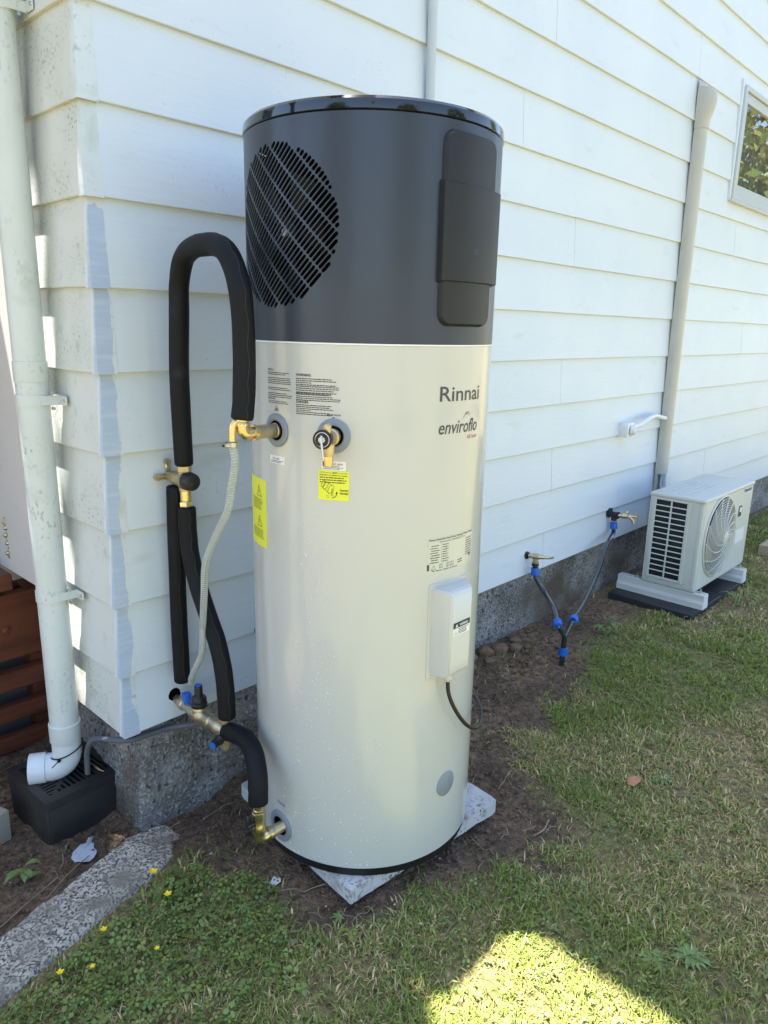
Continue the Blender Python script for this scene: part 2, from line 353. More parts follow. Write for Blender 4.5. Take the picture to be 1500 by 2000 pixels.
# ------------------------------------------------------------------ house
H = .218; Z0 = .0254
house = thing('house', 'white weatherboard house with soakered corner on concrete foundation', 'house', (0, 0, Z0))
rowz = [Z0] + [k*H for k in range(1, 18)]
WX0, WX1, WZ0, WZ1 = 4.30, 5.55, 2.075, 2.735
joints = {0: [2.32, 5.2], 1: [4.47], 2: [2.343, 5.0], 3: [3.9], 4: [2.367], 5: [1.6, 4.9], 6: [3.3], 7: [2.394], 8: [4.499], 9: [1.9], 10: [3.05], 11: [2.1], 12: [3.6], 13: [1.4, 5.9], 14: [2.9], 15: [4.2], 16: [2.2]}
TH, TOP = .0, .0135
def board_x(x0, x1, k, zlo=None, zhi=None):
    z0 = rowz[k]; z1 = rowz[k+1]+.016; mb = MB(); jy = random.uniform(-.0008, .0008)
    yy_ = lambda z: TOP*(z-z0)/(z1-z0)
    if zlo is not None: z0, sec = zlo, [(yy_(zlo), zlo), (yy_(zlo)+.011, zlo), (TOP+.011, z1), (TOP, z1)]
    elif zhi is not None: sec = [(TH, z0+.002), (TH+.0015, z0), (TH+.0125, z0), (yy_(zhi)+.011, zhi), (yy_(zhi), zhi)]
    else: sec = [(TH+jy, z0+.002), (TH+.0015+jy, z0), (TH+.0125, z0), (TOP+.011, z1), (TOP+jy*.3, z1)]
    n = max(2, int((x1-x0)/.35)); vs = []; fs = []; m = len(sec)
    for i in range(n+1):
        x = x0+(x1-x0)*i/n; w = .0012*math.sin(x*2.1+k*1.7)+.0006*math.sin(x*7+k)
        for y, z in sec: vs.append((x, y, z+w if z < z0+.01 else z))
    for i in range(n):
        for q in range(m): fs.append((i*m+q, (i+1)*m+q, (i+1)*m+(q+1) % m, i*m+(q+1) % m))
    fs += [tuple(range(m)), tuple(reversed(range(n*m, n*m+m)))]
    mb.add(vs, fs); return part('weatherboard', mb, M['paint'], house, 25)
for k in range(17):
    z0, z1 = rowz[k], rowz[k+1]
    cuts = [.0135]+joints.get(k, [])+[8.6]
    for a, c in zip(cuts[:-1], cuts[1:]):
        segs = [(a, c)]
        if z1 > WZ0+.001 and z0 < WZ1-.001:
            segs = []
            if a < WX0: segs.append((a, min(c, WX0)))
            if c > WX1: segs.append((max(a, WX1), c))
            if z0 < WZ0-.02 and c > WX0 and a < WX1: board_x(max(a, WX0)-.0009, min(c, WX1)+.0009, k, zhi=WZ0-.0185)
            if z1 > WZ1+.004 and c > WX0 and a < WX1: board_x(max(a, WX0)-.0009, min(c, WX1)+.0009, k, zlo=WZ1+.0015)
        for s0, s1 in segs: board_x(s0+.0009, s1-.0009, k)
    # return wall on the left of the corner
    mb = MB(); sec = [(0, z0+.002), (.0015, z0), (.0125, z0), (TOP+.011, z1+.016), (TOP, z1+.016)]; m = 5; n = 4; vs = []; fs = []
    for i in range(n+1):
        y = .0145+(.55-.0145)*i/n
        for q, z in sec: vs.append((q, y, z+(.0012*math.sin(y*9+k*2) if z < z0+.01 else 0)))
    for i in range(n):
        for q in range(m): fs.append((i*m+q, (i+1)*m+q, (i+1)*m+(q+1) % m, i*m+(q+1) % m))
    fs += [tuple(range(m)), tuple(reversed(range(n*m, n*m+m)))]
    mb.add(vs, fs); part('weatherboard', mb, M['paint_l'], house, 25)
    # folded corner soaker: one strip on each face
    mb = MB(); w1, w2 = .052+random.uniform(-.004, .004), .030; e = .0016; zb = z0-.003; zt = z1+.004
    A = [(w1, -e), (-e, -e), (-e, w2)]; B = [(w1, TOP-e), (TOP-e, TOP-e), (TOP-e, w2)]
    vs = [(x, y, zb) for x, y in A]+[(x, y, zt) for x, y in B]+[(x+(e*1.2 if i == 2 else 0), y+(e*1.2 if i == 0 else 0)+(.001 if i == 1 else 0), zb) for i, (x, y) in enumerate(A)]
    vs[7] = (0.001, 0.001, zb)
    vs += [(x, y+.0012 if i != 2 else y, zt) if i != 2 else (x+.0012, y, zt) for i, (x, y) in enumerate(B)]
    fs = [(0, 1, 4, 3), (1, 2, 5, 4), (0, 6, 7, 1), (1, 7, 8, 2), (0, 3, 9, 6), (2, 8, 11, 5)]
    mb.add(vs, fs); part('corner_soaker', mb, M['soak'], house, 20)
# foundation, core, unseen upper storey and roofs shaped to cast shade
def rough_block(x0, x1, y0, y1, z0, z1, amp, seed):
    bm = bmesh.new(); bmesh.ops.create_grid(bm, x_segments=1, y_segments=1, size=1); bm.free()
    mb = MB(); mb.bx(x0, x1, y0, y1, z0, z1); return mb
fb = MB()
def rough_face(fb, o, du, dv, nu, nv, nrm, amp, s):
    o, du, dv, nrm = map(Vector, (o, du, dv, nrm)); vs = []; fs = []
    for i in range(nu+1):
        for j in range(nv+1):
            p = o+du*i/nu+dv*j/nv; q = (p.x+p.y)*9+s, p.z*9
            a = float(fbm(np.array([q[0]]), np.array([q[1]]), 5)[0])-.45; edge = 0 if (j == nv) else 1
            vs.append(p+nrm*(a*amp*edge))
    for i in range(nu):
        for j in range(nv): a = i*(nv+1)+j; fs.append((a, a+nv+1, a+nv+2, a+1))
    fb.add(vs, fs)
rough_face(fb, (1.96, .03, -.52), (6.6, 0, 0), (0, 0, .555), 120, 16, (0, -1, 0), .012, 3)
nf, nv_ = 200, 36; vs = []; fs = []
for i in range(nf+1):
    sarc = -.5+2.42*i/nf
    if sarc < -.012: P_, Q_ = (.06, .03-sarc-.012), (-1, 0)
    elif sarc < .012: t_ = (sarc+.012)/.024*math.pi/2; P_, Q_ = (.072-.012*math.cos(t_), .042-.012*math.sin(t_)), (-math.cos(t_), -math.sin(t_))
    else: P_, Q_ = (.06+sarc, .03), (0, -1)
    zs = np.linspace(-.52, .03, nv_+1); a_ = fbm(np.full(nv_+1, sarc*9+40), zs*9, 5)-.45; a2 = fbm(np.full(nv_+1, sarc*45+4), zs*45, 3)-.45
    k_ = 1-np.clip((zs+.04)/.06, 0, 1); flare = np.clip((-.16-zs)/.18, 0, 1)*.018*math.exp(-max(sarc, 0)*1.2)
    for z, a, c, q, fl_ in zip(zs, a_, a2, k_, flare): dsp = a*.030*q+c*.010*q+fl_; vs.append((P_[0]+Q_[0]*dsp, P_[1]+Q_[1]*dsp, z))
for i in range(nf):
    for j in range(nv_): a = i*(nv_+1)+j; fs.append((a, a+nv_+1, a+nv_+2, a+1))
fb.add(vs, fs)
fb.bx(.095, 8.6, .062, 8, -.52, .028)
part('foundation', fb, M['found'], house, 60)
part('inner_wall', MB().bx(.10, 8.6, .16, 8, .035, 3.69), M['core'], house)
part('upper_shade_wall', MB().bx(.32, 8.6, .012, 8, 3.722, 6.0), M['paint'], house)  # unseen storey added above the frame to carry the shadow casting roof
part('lower_shade_roof', MB().bx(-.187, .45, -.27, 8.2, 3.42, 3.52, .004), M['roof'], house)  # unseen slab, its edges set to cast the eave shadow on the lawn
part('upper_shade_roof', MB().bx(-.134, 9.0, -.40, 8.4, 6.003, 6.15, .004), M['roof'], house)  # unseen high roof added to shade the lawn right of the sunlit patch
part('door_jamb', MB().bx(.0, .10, .56, 1.6, .35, 3.4, .004), M['post'], house, label='pale plain door jamb beside the red deck')
# damaged spot low on a board and black scuff
part('hole', MB().lathe((.49, -.0006, .225), (0, -1, 0), [(0, .018), (.001, .012)], 9, sx=.8), M['found'], house)
for (x0, z0, x1, z1, w) in [(.181, 1.5655, .1905, 1.553, .0035), (.1915, 1.5525, .194, 1.5455, .005), (.2045, 1.520, .209, 1.510, .0045), (.2075, 1.509, .2165, 1.490, .0035), (.2155, 1.492, .223, 1.474, .0022)]:
    sc = MB(); yb = lambda z: (z-(math.floor(z/H)*H))/H*TOP-.0006
    P = [(x0+(x1-x0)*t+.0012*math.sin(9*t+x0*900), yb(z0+(z1-z0)*t), z0+(z1-z0)*t) for t in (0, .25, .5, .75, 1)]
    for a, c in zip(P[:-1], P[1:]): sc.add([(a[0]-w/2*.8, a[1], a[2]), (a[0]+w/2, a[1], a[2]+.001), (c[0]+w/2*.7, c[1], c[2]), (c[0]-w/2, c[1], c[2]-.001)], [(0, 1, 2, 3)])
    part('scuff_mark', sc, M['ink'], house)
for (x, z) in [(.365, 1.105), (.37, .883), (.385, .86), (.40, .87)]: part('nail_head', MB().lathe((x, .009, z), (0, -1, 0), [(-.004, .003), (.003, .003)], 8), M['ink'], house)
fnl = MB()
for k in range(15):
    for j in range(14):
        x = .22+.6*j+(.11 if k % 2 else 0)+random.uniform(-.02, .02); z = rowz[k]+.030+random.uniform(-.004, .004)
        if WX0-.05 < x < WX1+.05 and WZ0-.05 < z < WZ1+.05: continue
        y = TOP*(z-rowz[k])/(rowz[k+1]+.016-rowz[k]); fnl.lathe((x, y+.001, z), (0, -1, 0), [(0, .0045), (.0016, .0040), (.0020, .0022)], 8)
fno = part('filled_nails', fnl, M['paint'], house); fno['kind'] = 'stuff'
# window
win = part('window', MB().bx(WX0, WX0+.028, -.020, .06, WZ0, WZ1, .002).bx(WX1-.028, WX1, -.020, .06, WZ0, WZ1, .002).bx(WX0+.0285, WX1-.0285, -.0195, .06, WZ1-.028, WZ1, .002).bx(WX0+.0285, WX1-.0285, -.0195, .06, WZ0, WZ0+.028, .002), M['frame'], house, label='aluminium window with curtain behind the glass')
part('sash_frame', MB().bx(WX0+.03, WX0+.085, -.006, .03, WZ0+.03, WZ1-.03, .002).bx(WX1-.085, WX1-.03, -.006, .03, WZ0+.03, WZ1-.03, .002).bx(WX0+.0855, WX1-.0855, -.0055, .03, WZ1-.085, WZ1-.03, .002).bx(WX0+.0855, WX1-.0855, -.0055, .03, WZ0+.03, WZ0+.095, .002), M['frame'], win)
part('pane', MB().bx(WX0+.08, WX1-.08, .008, .012, WZ0+.09, WZ1-.08), M['glass'], win, smooth=False)
cu = MB(); vs = []; fs = []; n = 120
for i in range(n+1):
    x = WX0+.03+(WX1-WX0-.06)*i/n; y = .075+.014*math.sin(i*.95)+.006*math.sin(i*.41)
    vs += [(x, y, WZ0+.03), (x, y, WZ1-.02)]
for i in range(n): fs.append((2*i, 2*i+2, 2*i+3, 2*i+1))
part('curtain', cu.add(vs, fs), M['curtain'], win, 80)
part('facing_board', MB().bx(WX0-.03, WX0-.001, -.006, .02, WZ0-.01, WZ1+.03, .002), M['paint'], win)
part('sill', MB().bx(WX0-.02, WX1+.02, -.022, .03, WZ0-.018, WZ0-.001, .002), M['frame'], win)

# ------------------------------------------------------------------ deck
deck = thing('deck', 'red stained timber deck with slatted skirt behind the white downpipe', 'deck', (-.7, .95, -.36))
YD = .80
for (z0, z1, y0, y1) in [(.285, .347, YD-.03, YD+.30), (.01, .265, YD, YD+.035), (-.105, -.032, YD-.012, YD+.03), (-.228, -.165, YD-.012, YD+.03), (-.350, -.288, YD-.012, YD+.03)]:
    part('cap_board' if z1 > .3 else ('fascia_board' if z1 > .2 else 'skirt_slat'), MB().bx(-1.7, -.004 if z1 > .3 else .30, y0, y1, z0, z1, .004), M['red'], deck)
part('backing', MB().bx(-1.7, .3, YD+.10, YD+.12, -.45, .27), M['core'], deck)
for x in (-1.4, -.55, .05): part('joist_end', MB().bx(x, x+.045, YD+.036, YD+.1, -.42, .27), M['red'], deck)
bolt = part('bolt', MB().lathe((-.035, YD, .13), (0, -1, 0), [(0, .014), (.006, .013), (.009, .006)], 12), M['red'], deck)
dr = thing('door', 'aluminium sliding door bottom track on the deck edge at far left', 'door', (-.2, .9, .35))
part('track', MB().bx(-.9, -.006, .92, .94, .349, .40, .002).bx(-.9, -.006, .88, .89, .349, .385, .002), M['frame'], dr)
part('stile', MB().bx(-.075, -.02, .925, .955, .401, 2.3, .003), M['frame'], dr)
part('stile', MB().bx(-.96, -.90, .925, .955, .401, 2.3, .003), M['frame'], dr)
part('pane', MB().bx(-.90, -.075, .937, .943, .401, 2.3), M['glass'], dr, smooth=False)
part('curtain', MB().bx(-.96, -.012, 1.02, 1.03, .36, 2.3), M['curtain'], dr)
part('head', MB().bx(-.96, -.012, .92, 1.04, 2.302, 2.6, .003), M['post'], dr)
ch = MB(); cxp = (.002, .79)
ch.tube([(cxp[0]+.012*math.cos(a), cxp[1], .535+.014*math.sin(a)) for a in np.linspace(0, 2*math.pi, 14, endpoint=False)], .0025, 6, closed=True)
for i, (dx, z) in enumerate([(0, .512), (.006, .498), (-.004, .486), (.005, .472), (0, .455), (.004, .437), (-.003, .42), (.002, .405)]):
    ch.lathe((cxp[0]+dx, cxp[1], z-.008), (random.uniform(-.4, .4), -.3, 1), [(0, .004), (.004, .009), (.011, .0095), (.016, .004)], 9)
ko = part('brass_ornament', ch, M['brass']); tag(ko, 'small brass ornament on a ring hanging at the deck edge', 'ornament')

# ------------------------------------------------------------------ downpipe
PX, PY, PR = -.060, .283, .0435
dp = thing('downpipe', 'weathered white round downpipe strapped to the return wall', 'downpipe', (PX, PY, -.2))
part('pipe', MB().lathe((PX, PY, -.02), (0, 0, 1), [(0, PR), (3.4, PR)], 36), M['pvc'], dp)
part('coupling', MB().lathe((PX, PY, 1.055), (0, 0, 1), [(0, PR), (.0005, PR+.0025), (.055, PR+.0025), (.056, PR)], 36), M['pvc'], dp)
part('socket', MB().lathe((PX, PY, -.075), (0, 0, 1), [(0, PR+.003), (.003, PR+.0045), (.062, PR+.0045), (.065, PR+.002)], 36), M['pvc'], dp)
ed = V(-.86, .51, 0).normalized()
pp = [V(PX, PY, -.02), V(PX, PY, -.075), V(PX, PY, -.115)]
for a in np.linspace(.15, math.pi/2, 8): pp.append(V(PX, PY, -.115)+ed*(.052*(1-math.cos(a)))+V(0, 0, -.052*math.sin(a)))
pp += [pp[-1]+ed*.012, pp[-1]+ed*.013, pp[-1]+ed*.062]
rr = [PR+.001]*(len(pp)-2)+[PR+.005]*2
elb = MB().tube(pp, rr, 36, cap=False)
pe = pp[-1]; elb.lathe(pe, -ed, [(0, PR+.005), (0.0005, PR), (.05, PR-.001)], 36, cap=False)
part('elbow', elb, M['pvcn'], dp, 50)
for z in (1.003, .418, 1.985):
    br = MB().lathe((PX, PY, z-.016), (0, 0, 1), [(0, PR), (.0003, PR+.0028), (.032, PR+.0028), (.0323, PR)], 36)
    br.bx(PX+.0, -.003, PY-PR-.0045, PY-PR-.0005, z-.013, z+.013, .001)
    br.box((-.0035, PY-PR-.022, z), (.003, .045, .026), None, .001)
    bo = part('bracket', br, M['pvc'], dp)
    part('screw', MB().lathe((-.005, PY-PR-.034, z+.001), (-1, 0, 0), [(0, .0055), (.002, .005), (.003, .002)], 10), M['steel'], bo)
    part('clamp_bolt', MB().lathe((PX+.030, PY-PR-.006, z+.019), (0, -1, .2), [(0, .006), (.008, .006)], 6), M['steel'], bo)
    part('clamp_bolt', MB().lathe((PX+.033, PY-PR-.004, z-.022), (0, -1, 0), [(0, .005), (.01, .005)], 6), M['steel'], bo)
tie = MB(); tp = []
for a in np.linspace(0, 2*math.pi, 28, endpoint=False):
    tp.append((PX+(PR+.0055)*math.cos(a)*(1.0), PY+(PR+.0055)*math.sin(a), -.108+.018*math.cos(a+.4)))
tie.tube(tp, .0022, 6, closed=True)
tl = min(tp, key=lambda q: q[0]*.86-q[1]*-.3+q[1]*.8); tl = V(PX-.040, PY-.030, -.122)
tie.box(tl, (.009, .008, .008)); tie.tube([tl, tl+V(-.028, -.014, -.006)], .0018, 5)
part('cable_tie', tie, M['black'], dp)

# ------------------------------------------------------------------ plate with slots helper
def plate_holes(outer, holes, extra=()):
    vs = [Vector(p) for p in outer]; es = [(i, (i+1) % len(outer)) for i in range(len(outer))]
    for h in holes:
        o = len(vs); vs += [Vector(p) for p in h]; es += [(o+i, o+(i+1) % len(h)) for i in range(len(h))]
    vs += [Vector(p) for p in extra]
    rv, re_, rf, *_ = geometry.delaunay_2d_cdt(vs, es, [], 0, 1e-7)
    rv = [tuple(v) for v in rv]; cen = np.array([np.mean([rv[i] for i in f], axis=0) for f in rf])
    keep = inpoly(cen[:, 0], cen[:, 1], np.array([tuple(p) for p in outer]))
    for h in holes:
        ha = np.array([tuple(p) for p in h]); lo, hi = ha.min(0), ha.max(0)
        k = np.where((cen[:, 0] > lo[0]) & (cen[:, 0] < hi[0]) & (cen[:, 1] > lo[1]) & (cen[:, 1] < hi[1]))[0]
        if len(k): keep[k] &= ~inpoly(cen[k, 0], cen[k, 1], ha)
    return rv, [f for f, q in zip(rf, keep) if q]
def stadium(c, d, ln, w, n=5):
    d = Vector(d).normalized(); p = Vector((-d.y, d.x)); c = Vector(c); out = []; h = max(ln/2-w/2, 0.0)
    for s in (1, -1):
        for i in range(n+1):
            a = -math.pi/2+math.pi*i/n
            out.append(c+d*s*h+(d*math.cos(a)+p*math.sin(a))*(w/2)*s)
    return out

# ------------------------------------------------------------------ drain box
db = thing('drain_box', 'black plastic drain surround with slotted grate under the downpipe', 'drain', (-.06, .31, -.36))
bxr = Matrix.Rotation(R_(4), 3, 'Z'); dc = V(-.062, .318, 0)
def dloc(x, y, z): return dc+bxr @ V(x, y, z)
HW, HD = .128, .138
def ring(hw, hd, r, n=5):
    out = []
    for sx, sy, a0 in ((1, 1, 0), (-1, 1, 90), (-1, -1, 180), (1, -1, 270)):
        for i in range(n+1):
            a = R_(a0+90*i/n); out.append((sx*(hw-r)+r*math.cos(a), sy*(hd-r)+r*math.sin(a)))
    return out
mb = MB(); vs = []; fs = []
lay = [(-.44, .945), (-.23, .985), (-.222, .96), (-.36, .90)]
for z, k in lay: vs += [dloc(x*k, y*k, z) for x, y in ring(HW, HD, .016)]
n = 24
for a in range(3):
    for i in range(n): fs.append((a*n+i, a*n+(i+1) % n, (a+1)*n+(i+1) % n, (a+1)*n+i))
part('surround', mb.add(vs, fs), M['box'], db, 30)
holes = []
for i in range(-6, 7):
    t = i*.0162
    x1 = min(.100, .012-t*.95); x0 = -.100          # field of slots along x, left of the diagonal
    if x1-x0 > .016: holes.append(stadium(((x0+x1)/2-.004, t), (1, 0), x1-x0-.008, .0090, 3))
    y0 = max(-.104, .012-t*.95+.010); y1 = .104     # field along y, right of the diagonal
    if y1-y0 > .016: holes.append(stadium((t, (y0+y1)/2), (0, 1), y1-y0-.004, .0090, 3))
holes = [[(p[0], -p[1]) for p in reversed(h)] for h in holes]
rv, rf = plate_holes(ring(HW, HD, .016), holes)
gmx = MB(); nv = len(rv)
gmx.add([dloc(x, y, -.199) for x, y in rv]+[dloc(x, y, -.207) for x, y in rv], [tuple(f) for f in rf]+[tuple(i+nv for i in reversed(f)) for f in rf])
for h in holes+[ring(HW, HD, .016)]:
    o = len(gmx.v); k = len(h); gmx.add([dloc(p[0], p[1], -.199) for p in h]+[dloc(p[0], p[1], -.207 if k < 20 else -.229) for p in h], [(i, (i+1) % k, (i+1) % k+k, i+k) for i in range(k)])
part('grate', gmx, M['box'], db, 30)
part('sump', MB().add([dloc(x, y, -.30) for x, y in ring(HW*.9, HD*.9, .012)], [tuple(range(24))]), M['dark'], db)

# ------------------------------------------------------------------ concrete strip
cs = MB(); nl, nw = 130, 22; vs = []; fs = []
A0, A1 = np.array([.10, .02]), np.array([-1.25, -.38]); B0, B1 = np.array([.12, -.195]), np.array([-1.25, -.56])
for i in range(nl+1):
    t = i/nl; a = A0+(A1-A0)*t; c = B0+(B1-B0)*t
    wob = (fbm(np.array([t*30.]), np.array([3.]), 3)[0]-.45)*.02; a = a+[0, wob]
    end = .05*max(0, 1-i/14)
    for j in range(nw+1):
        s = j/nw; p = a+(c-a)*s; x, y = p
        z = -.270-.085*max(0, .12-s)/.12*1.0+(fbm(np.array([x*40]), np.array([y*40]), 4)[0]-.45)*.016-end-.035*max(0, s-.88)/.12
        vs.append((x, y, z))
for i in range(nl):
    for j in range(nw): a = i*(nw+1)+j; fs.append((a, a+1, a+nw+2, a+nw+1))
so_ = part('concrete_edging', cs.add(vs, fs), M['fstone'], None, 60); tag(so_, 'rough weathered concrete edging strip beside the lawn', kind='structure')

# ------------------------------------------------------------------ paver
pc = V(.5755, -.4375, 0); prot = Matrix.Rotation(R_(-5.05), 3, 'Z')
bm = bmesh.new(); bmesh.ops.create_cube(bm, size=1)
for v in bm.verts: v.co = Vector((v.co.x*.603, v.co.y*.60, v.co.z*.046))
bmesh.ops.bevel(bm, geom=list(bm.edges), offset=.003, segments=2, affect='EDGES')
for _ in range(1): bmesh.ops.subdivide_edges(bm, edges=[e for e in bm.edges if e.calc_length() > .2], cuts=24, use_grid_fill=True)
for v in bm.verts:
    x, y = v.co.x, v.co.y; a = float(fbm(np.array([x*30.]), np.array([y*30.]), 3)[0])-.45; v.co.z += a*.003
    e_ = min(.3015-abs(x), .30-abs(y))
    if e_ < .004: v.co.x -= math.copysign(max(0, a)*.02, x)*(abs(x) > .29); v.co.y -= math.copysign(max(0, a)*.02, y)*(abs(y) > .29)
    if x < -.20 and y > .2: v.co.x += .015*(1 if x < -.29 else 0)
Mx = prot.to_4x4(); Mx.translation = V(pc.x, pc.y, -.2485); bm.transform(Mx)
mb = MB(); bm.verts.index_update(); mb.add([v.co for v in bm.verts], [[v.index for v in f.verts] for f in bm.faces]); bm.free()
po = part('paver', mb, M['paver'], None, 30); tag(po, 'square pale concrete paver under the water heater', 'paver')

# ------------------------------------------------------------------ water heater
TC = V(.5323, -.4721, 0); TR = .3204
def cyl(a, z, r=TR): return V(TC.x+r*math.cos(a), TC.y+r*math.sin(a), z)
heater = thing('water_heater', 'tall heat pump water heater with charcoal top and beige body on a paver', 'water heater', (TC.x, TC.y, -.225))
def shell(prof, name, m, n=128, a0=0, a1=2*math.pi, parent=heater):
    vs = []; fs = []; full = abs(a1-a0-2*math.pi) < 1e-6; k = n if full else n+1
    for r, z in prof:
        for i in range(k): vs.append(cyl(a0+(a1-a0)*i/n, z, r))
    for q in range(len(prof)-1):
        for i in range(n): j = (i+1) % k; fs.append((q*k+i, q*k+j, (q+1)*k+j, (q+1)*k+i))
    return part(name, MB().add(vs, fs), m, parent, 25)
shell([(TR-.03, -.199), (TR-.002, -.198), (TR, -.196), (TR, .3), (TR, .8), (TR, 1.182), (TR-.004, 1.1835)], 'lower_shell', M['beige'])
shell([(TR-.002, 1.1825), (TR+.0012, 1.1828), (TR+.0012, 1.1862), (TR-.002, 1.1866)], 'seam_trim', M['seam'])
shell([(.2, -.2254), (TR-.008, -.225), (TR-.006, -.223), (TR-.004, -.2005), (.2, -.2003)], 'base_ring', M['base'])
# upper shell: slotted patch on the left, plain elsewhere
GZ = 1.4385; UH = .205; ZB, ZT = 1.187, 1.660
slots = []; pitch, rowp = .01095, .0437; RG = .176
dS = Vector((1, 1)).normalized(); dRow = Vector((1, -1)).normalized()
for rj in range(-5, 6):
    for si in range(-18, 19):
        c0 = (rj+.06)*rowp; c1 = (si+.3)*pitch
        lo, hi = c0-rowp/2+.0013, c0+rowp/2-.0013
        h = RG*RG-c1*c1
        if h <= 0: continue
        h = math.sqrt(h); lo = max(lo, -h); hi = min(hi, h)
        if hi-lo < .008: continue
        cc = dS*((lo+hi)/2)+dRow*c1; slots.append(stadium(cc, dS, max(hi-lo, .0088), .0087, 4))
nu, nvv = 20, 22
outer = [(-UH+2*UH*i/nu, ZB-GZ) for i in range(nu)]+[(UH, ZB-GZ+(ZT-ZB)*i/nvv) for i in range(nvv)]+[(UH-2*UH*i/nu, ZT-GZ) for i in range(nu)]+[(-UH, ZT-GZ-(ZT-ZB)*i/nvv) for i in range(nvv)]
extra = [(-UH+2*UH*i/nu, ZB-GZ+(ZT-ZB)*j/nvv) for i in range(1, nu) for j in range(1, nvv) if math.hypot(-UH+2*UH*i/nu, ZB-GZ+(ZT-ZB)*j/nvv) > RG+.006]
rv, rf = plate_holes(outer, slots, extra)
AG = math.pi
up_ = MB(); up_.add([cyl(AG+u/TR, GZ+z) for u, z in rv], [tuple(f) for f in rf])
n_patch = len(up_.v); ah = UH/TR
nA = 110; vs = []; fs = []
for q, z in enumerate([ZB]+[ZB+(ZT-ZB)*i/nvv for i in range(1, nvv)]+[ZT]):
    for i in range(nA+1): vs.append(cyl(AG+ah+(2*math.pi-2*ah)*i/nA, z))
nz = nvv+1
for q in range(nz-1):
    for i in range(nA): fs.append((q*(nA+1)+i, q*(nA+1)+i+1, (q+1)*(nA+1)+i+1, (q+1)*(nA+1)+i))
up_.add(vs, fs)
me = bpy.data.meshes.new('upper_shell'); me.from_pydata([tuple(v) for v in up_.v], [], up_.f); me.update()
nor = [((v.co.x-TC.x)/TR, (v.co.y-TC.y)/TR, 0.0) for v in me.vertices]
bm = bmesh.new(); bm.from_mesh(me)
for f in bm.faces:
    c = f.calc_center_median(); f.normal_update()
    if f.normal.dot(Vector((c.x-TC.x, c.y-TC.y, 0))) < 0: f.normal_flip()
bm.to_mesh(me); bm.free(); me.shade_smooth(); me.normals_split_custom_set_from_vertices(nor); me.materials.append(M['grey'])
ush = part('upper_shell', me, None, heater)
sw = MB()
for h in slots:
    k = len(h); sw.add([cyl(AG+p[0]/TR, GZ+p[1]) for p in h]+[cyl(AG+p[0]/TR, GZ+p[1], TR-.0035) for p in h], [(i, (i+1) % k, (i+1) % k+k, i+k) for i in range(k)])
part('slot_rim', sw, M['grey'], ush, 60)
shell([(TR-.055, 1.2), (TR-.055, 1.66)], 'fan_cavity', M['dark'], 48)
fan = MB()
fc = cyl(AG, 1.43, TR-.035)
for k in range(5):
    a = 2*math.pi*k/5+.5; q0 = V(0, math.cos(a), math.sin(a)); q1 = V(0, math.cos(a+.55), math.sin(a+.55))
    fan.add([fc+q0*.03+V(.012, 0, 0), fc+q0*.13+V(.0, 0, 0), fc+q1*.135+V(.014, 0, 0), fc+q1*.03+V(.02, 0, 0)], [(0, 1, 2, 3)])
fan.lathe(fc+V(.015, 0, 0), (-1, 0, 0), [(0, .035), (.012, .033), (.016, .02)], 20)
part('fan', fan, M['fanblk'], heater)
part('badge', MB().lathe(fc+V(-.002, -.0, -.0)+V(0, .0, 0), (-1, 0, 0), [(0, .011), (.002, .009)], 14), M['alloy'], heater)
# lid
shell([(TR-.006, 1.6605), (TR-.001, 1.6615), (TR+.0025, 1.664), (TR+.0025, 1.676), (TR+.0015, 1.683), (TR-.004, 1.6895), (TR-.012, 1.692), (TR-.05, 1.694), (.0, 1.696)], 'lid', M['gloss'], 160)
part('lid_screw', MB().lathe(cyl(R_(-136), 1.674, TR+.0015), (math.cos(R_(-136)), math.sin(R_(-136)), 0), [(0, .0045), (.0015, .004)], 12), M['black'], heater)
# curved raised panels
def rrect(u0, u1, z0, z1, r, n=8):
    out = []
    for (cu_, cz_, a0) in ((u1-r, z1-r, 0), (u0+r, z1-r, 90), (u0+r, z0+r, 180), (u1-r, z0+r, 270)):
        for i in range(n+1): a = R_(a0+90*i/n); out.append((cu_+r*math.cos(a), cz_+r*math.sin(a)))
    full = []
    for i, p in enumerate(out):
        q = out[(i+1) % len(out)]; k = 16 if math.dist(p, q) > .03 and i % (n+1) == n else 1
        full += [(p[0]+(q[0]-p[0])*j/k, p[1]+(q[1]-p[1])*j/k) for j in range(k)]
    return full
def curved_plate(a0, a1, z0, z1, r, d, bev, ins=0.0, flat=True):
    """raised plate on the cylinder; a in degrees; rounded corners"""
    am = R_((a0+a1)/2); u0, u1 = (R_(a0)-am)*TR, (R_(a1)-am)*TR; mb = MB()
    lo = rrect(u0, u1, z0, z1, r); l2 = rrect(u0+ins, u1-ins, z0+ins, z1-ins, max(r-ins*.5, .001)); l3 = rrect(u0+ins+bev, u1-ins-bev, z0+ins+bev, z1-ins-bev, max(r-ins*.5-bev, .0008))
    k = len(lo); mp = lambda p, h: cyl(am+p[0]/TR, p[1], TR+h)
    vs = [mp(p, 0) for p in lo]+[mp(p, d-bev) for p in l2]+[mp(p, d) for p in l3]
    fs = [(q*k+i, q*k+(i+1) % k, (q+1)*k+(i+1) % k, (q+1)*k+i) for q in range(2) for i in range(k)]
    mb.add(vs, fs)
    us = np.linspace(u0+ins+bev, u1-ins-bev, 30); L3 = np.array(l3)
    ex = [(u, z) for u in us[1:-1] for z in np.linspace(z0+ins+bev, z1-ins-bev, 8)[1:-1]]
    ex = [p for p in ex if inpoly(np.array([p[0]]), np.array([p[1]]), L3)[0]]
    rv, rf = plate_holes(l3, [], ex); mb.add([mp(p, d) for p in rv], [tuple(f) for f in rf]); return mb
pan = part('control_panel', curved_plate(-107.6, -76.0, 1.228, 1.640, .028, .012, .002, .004), M['panel'], heater, 30)
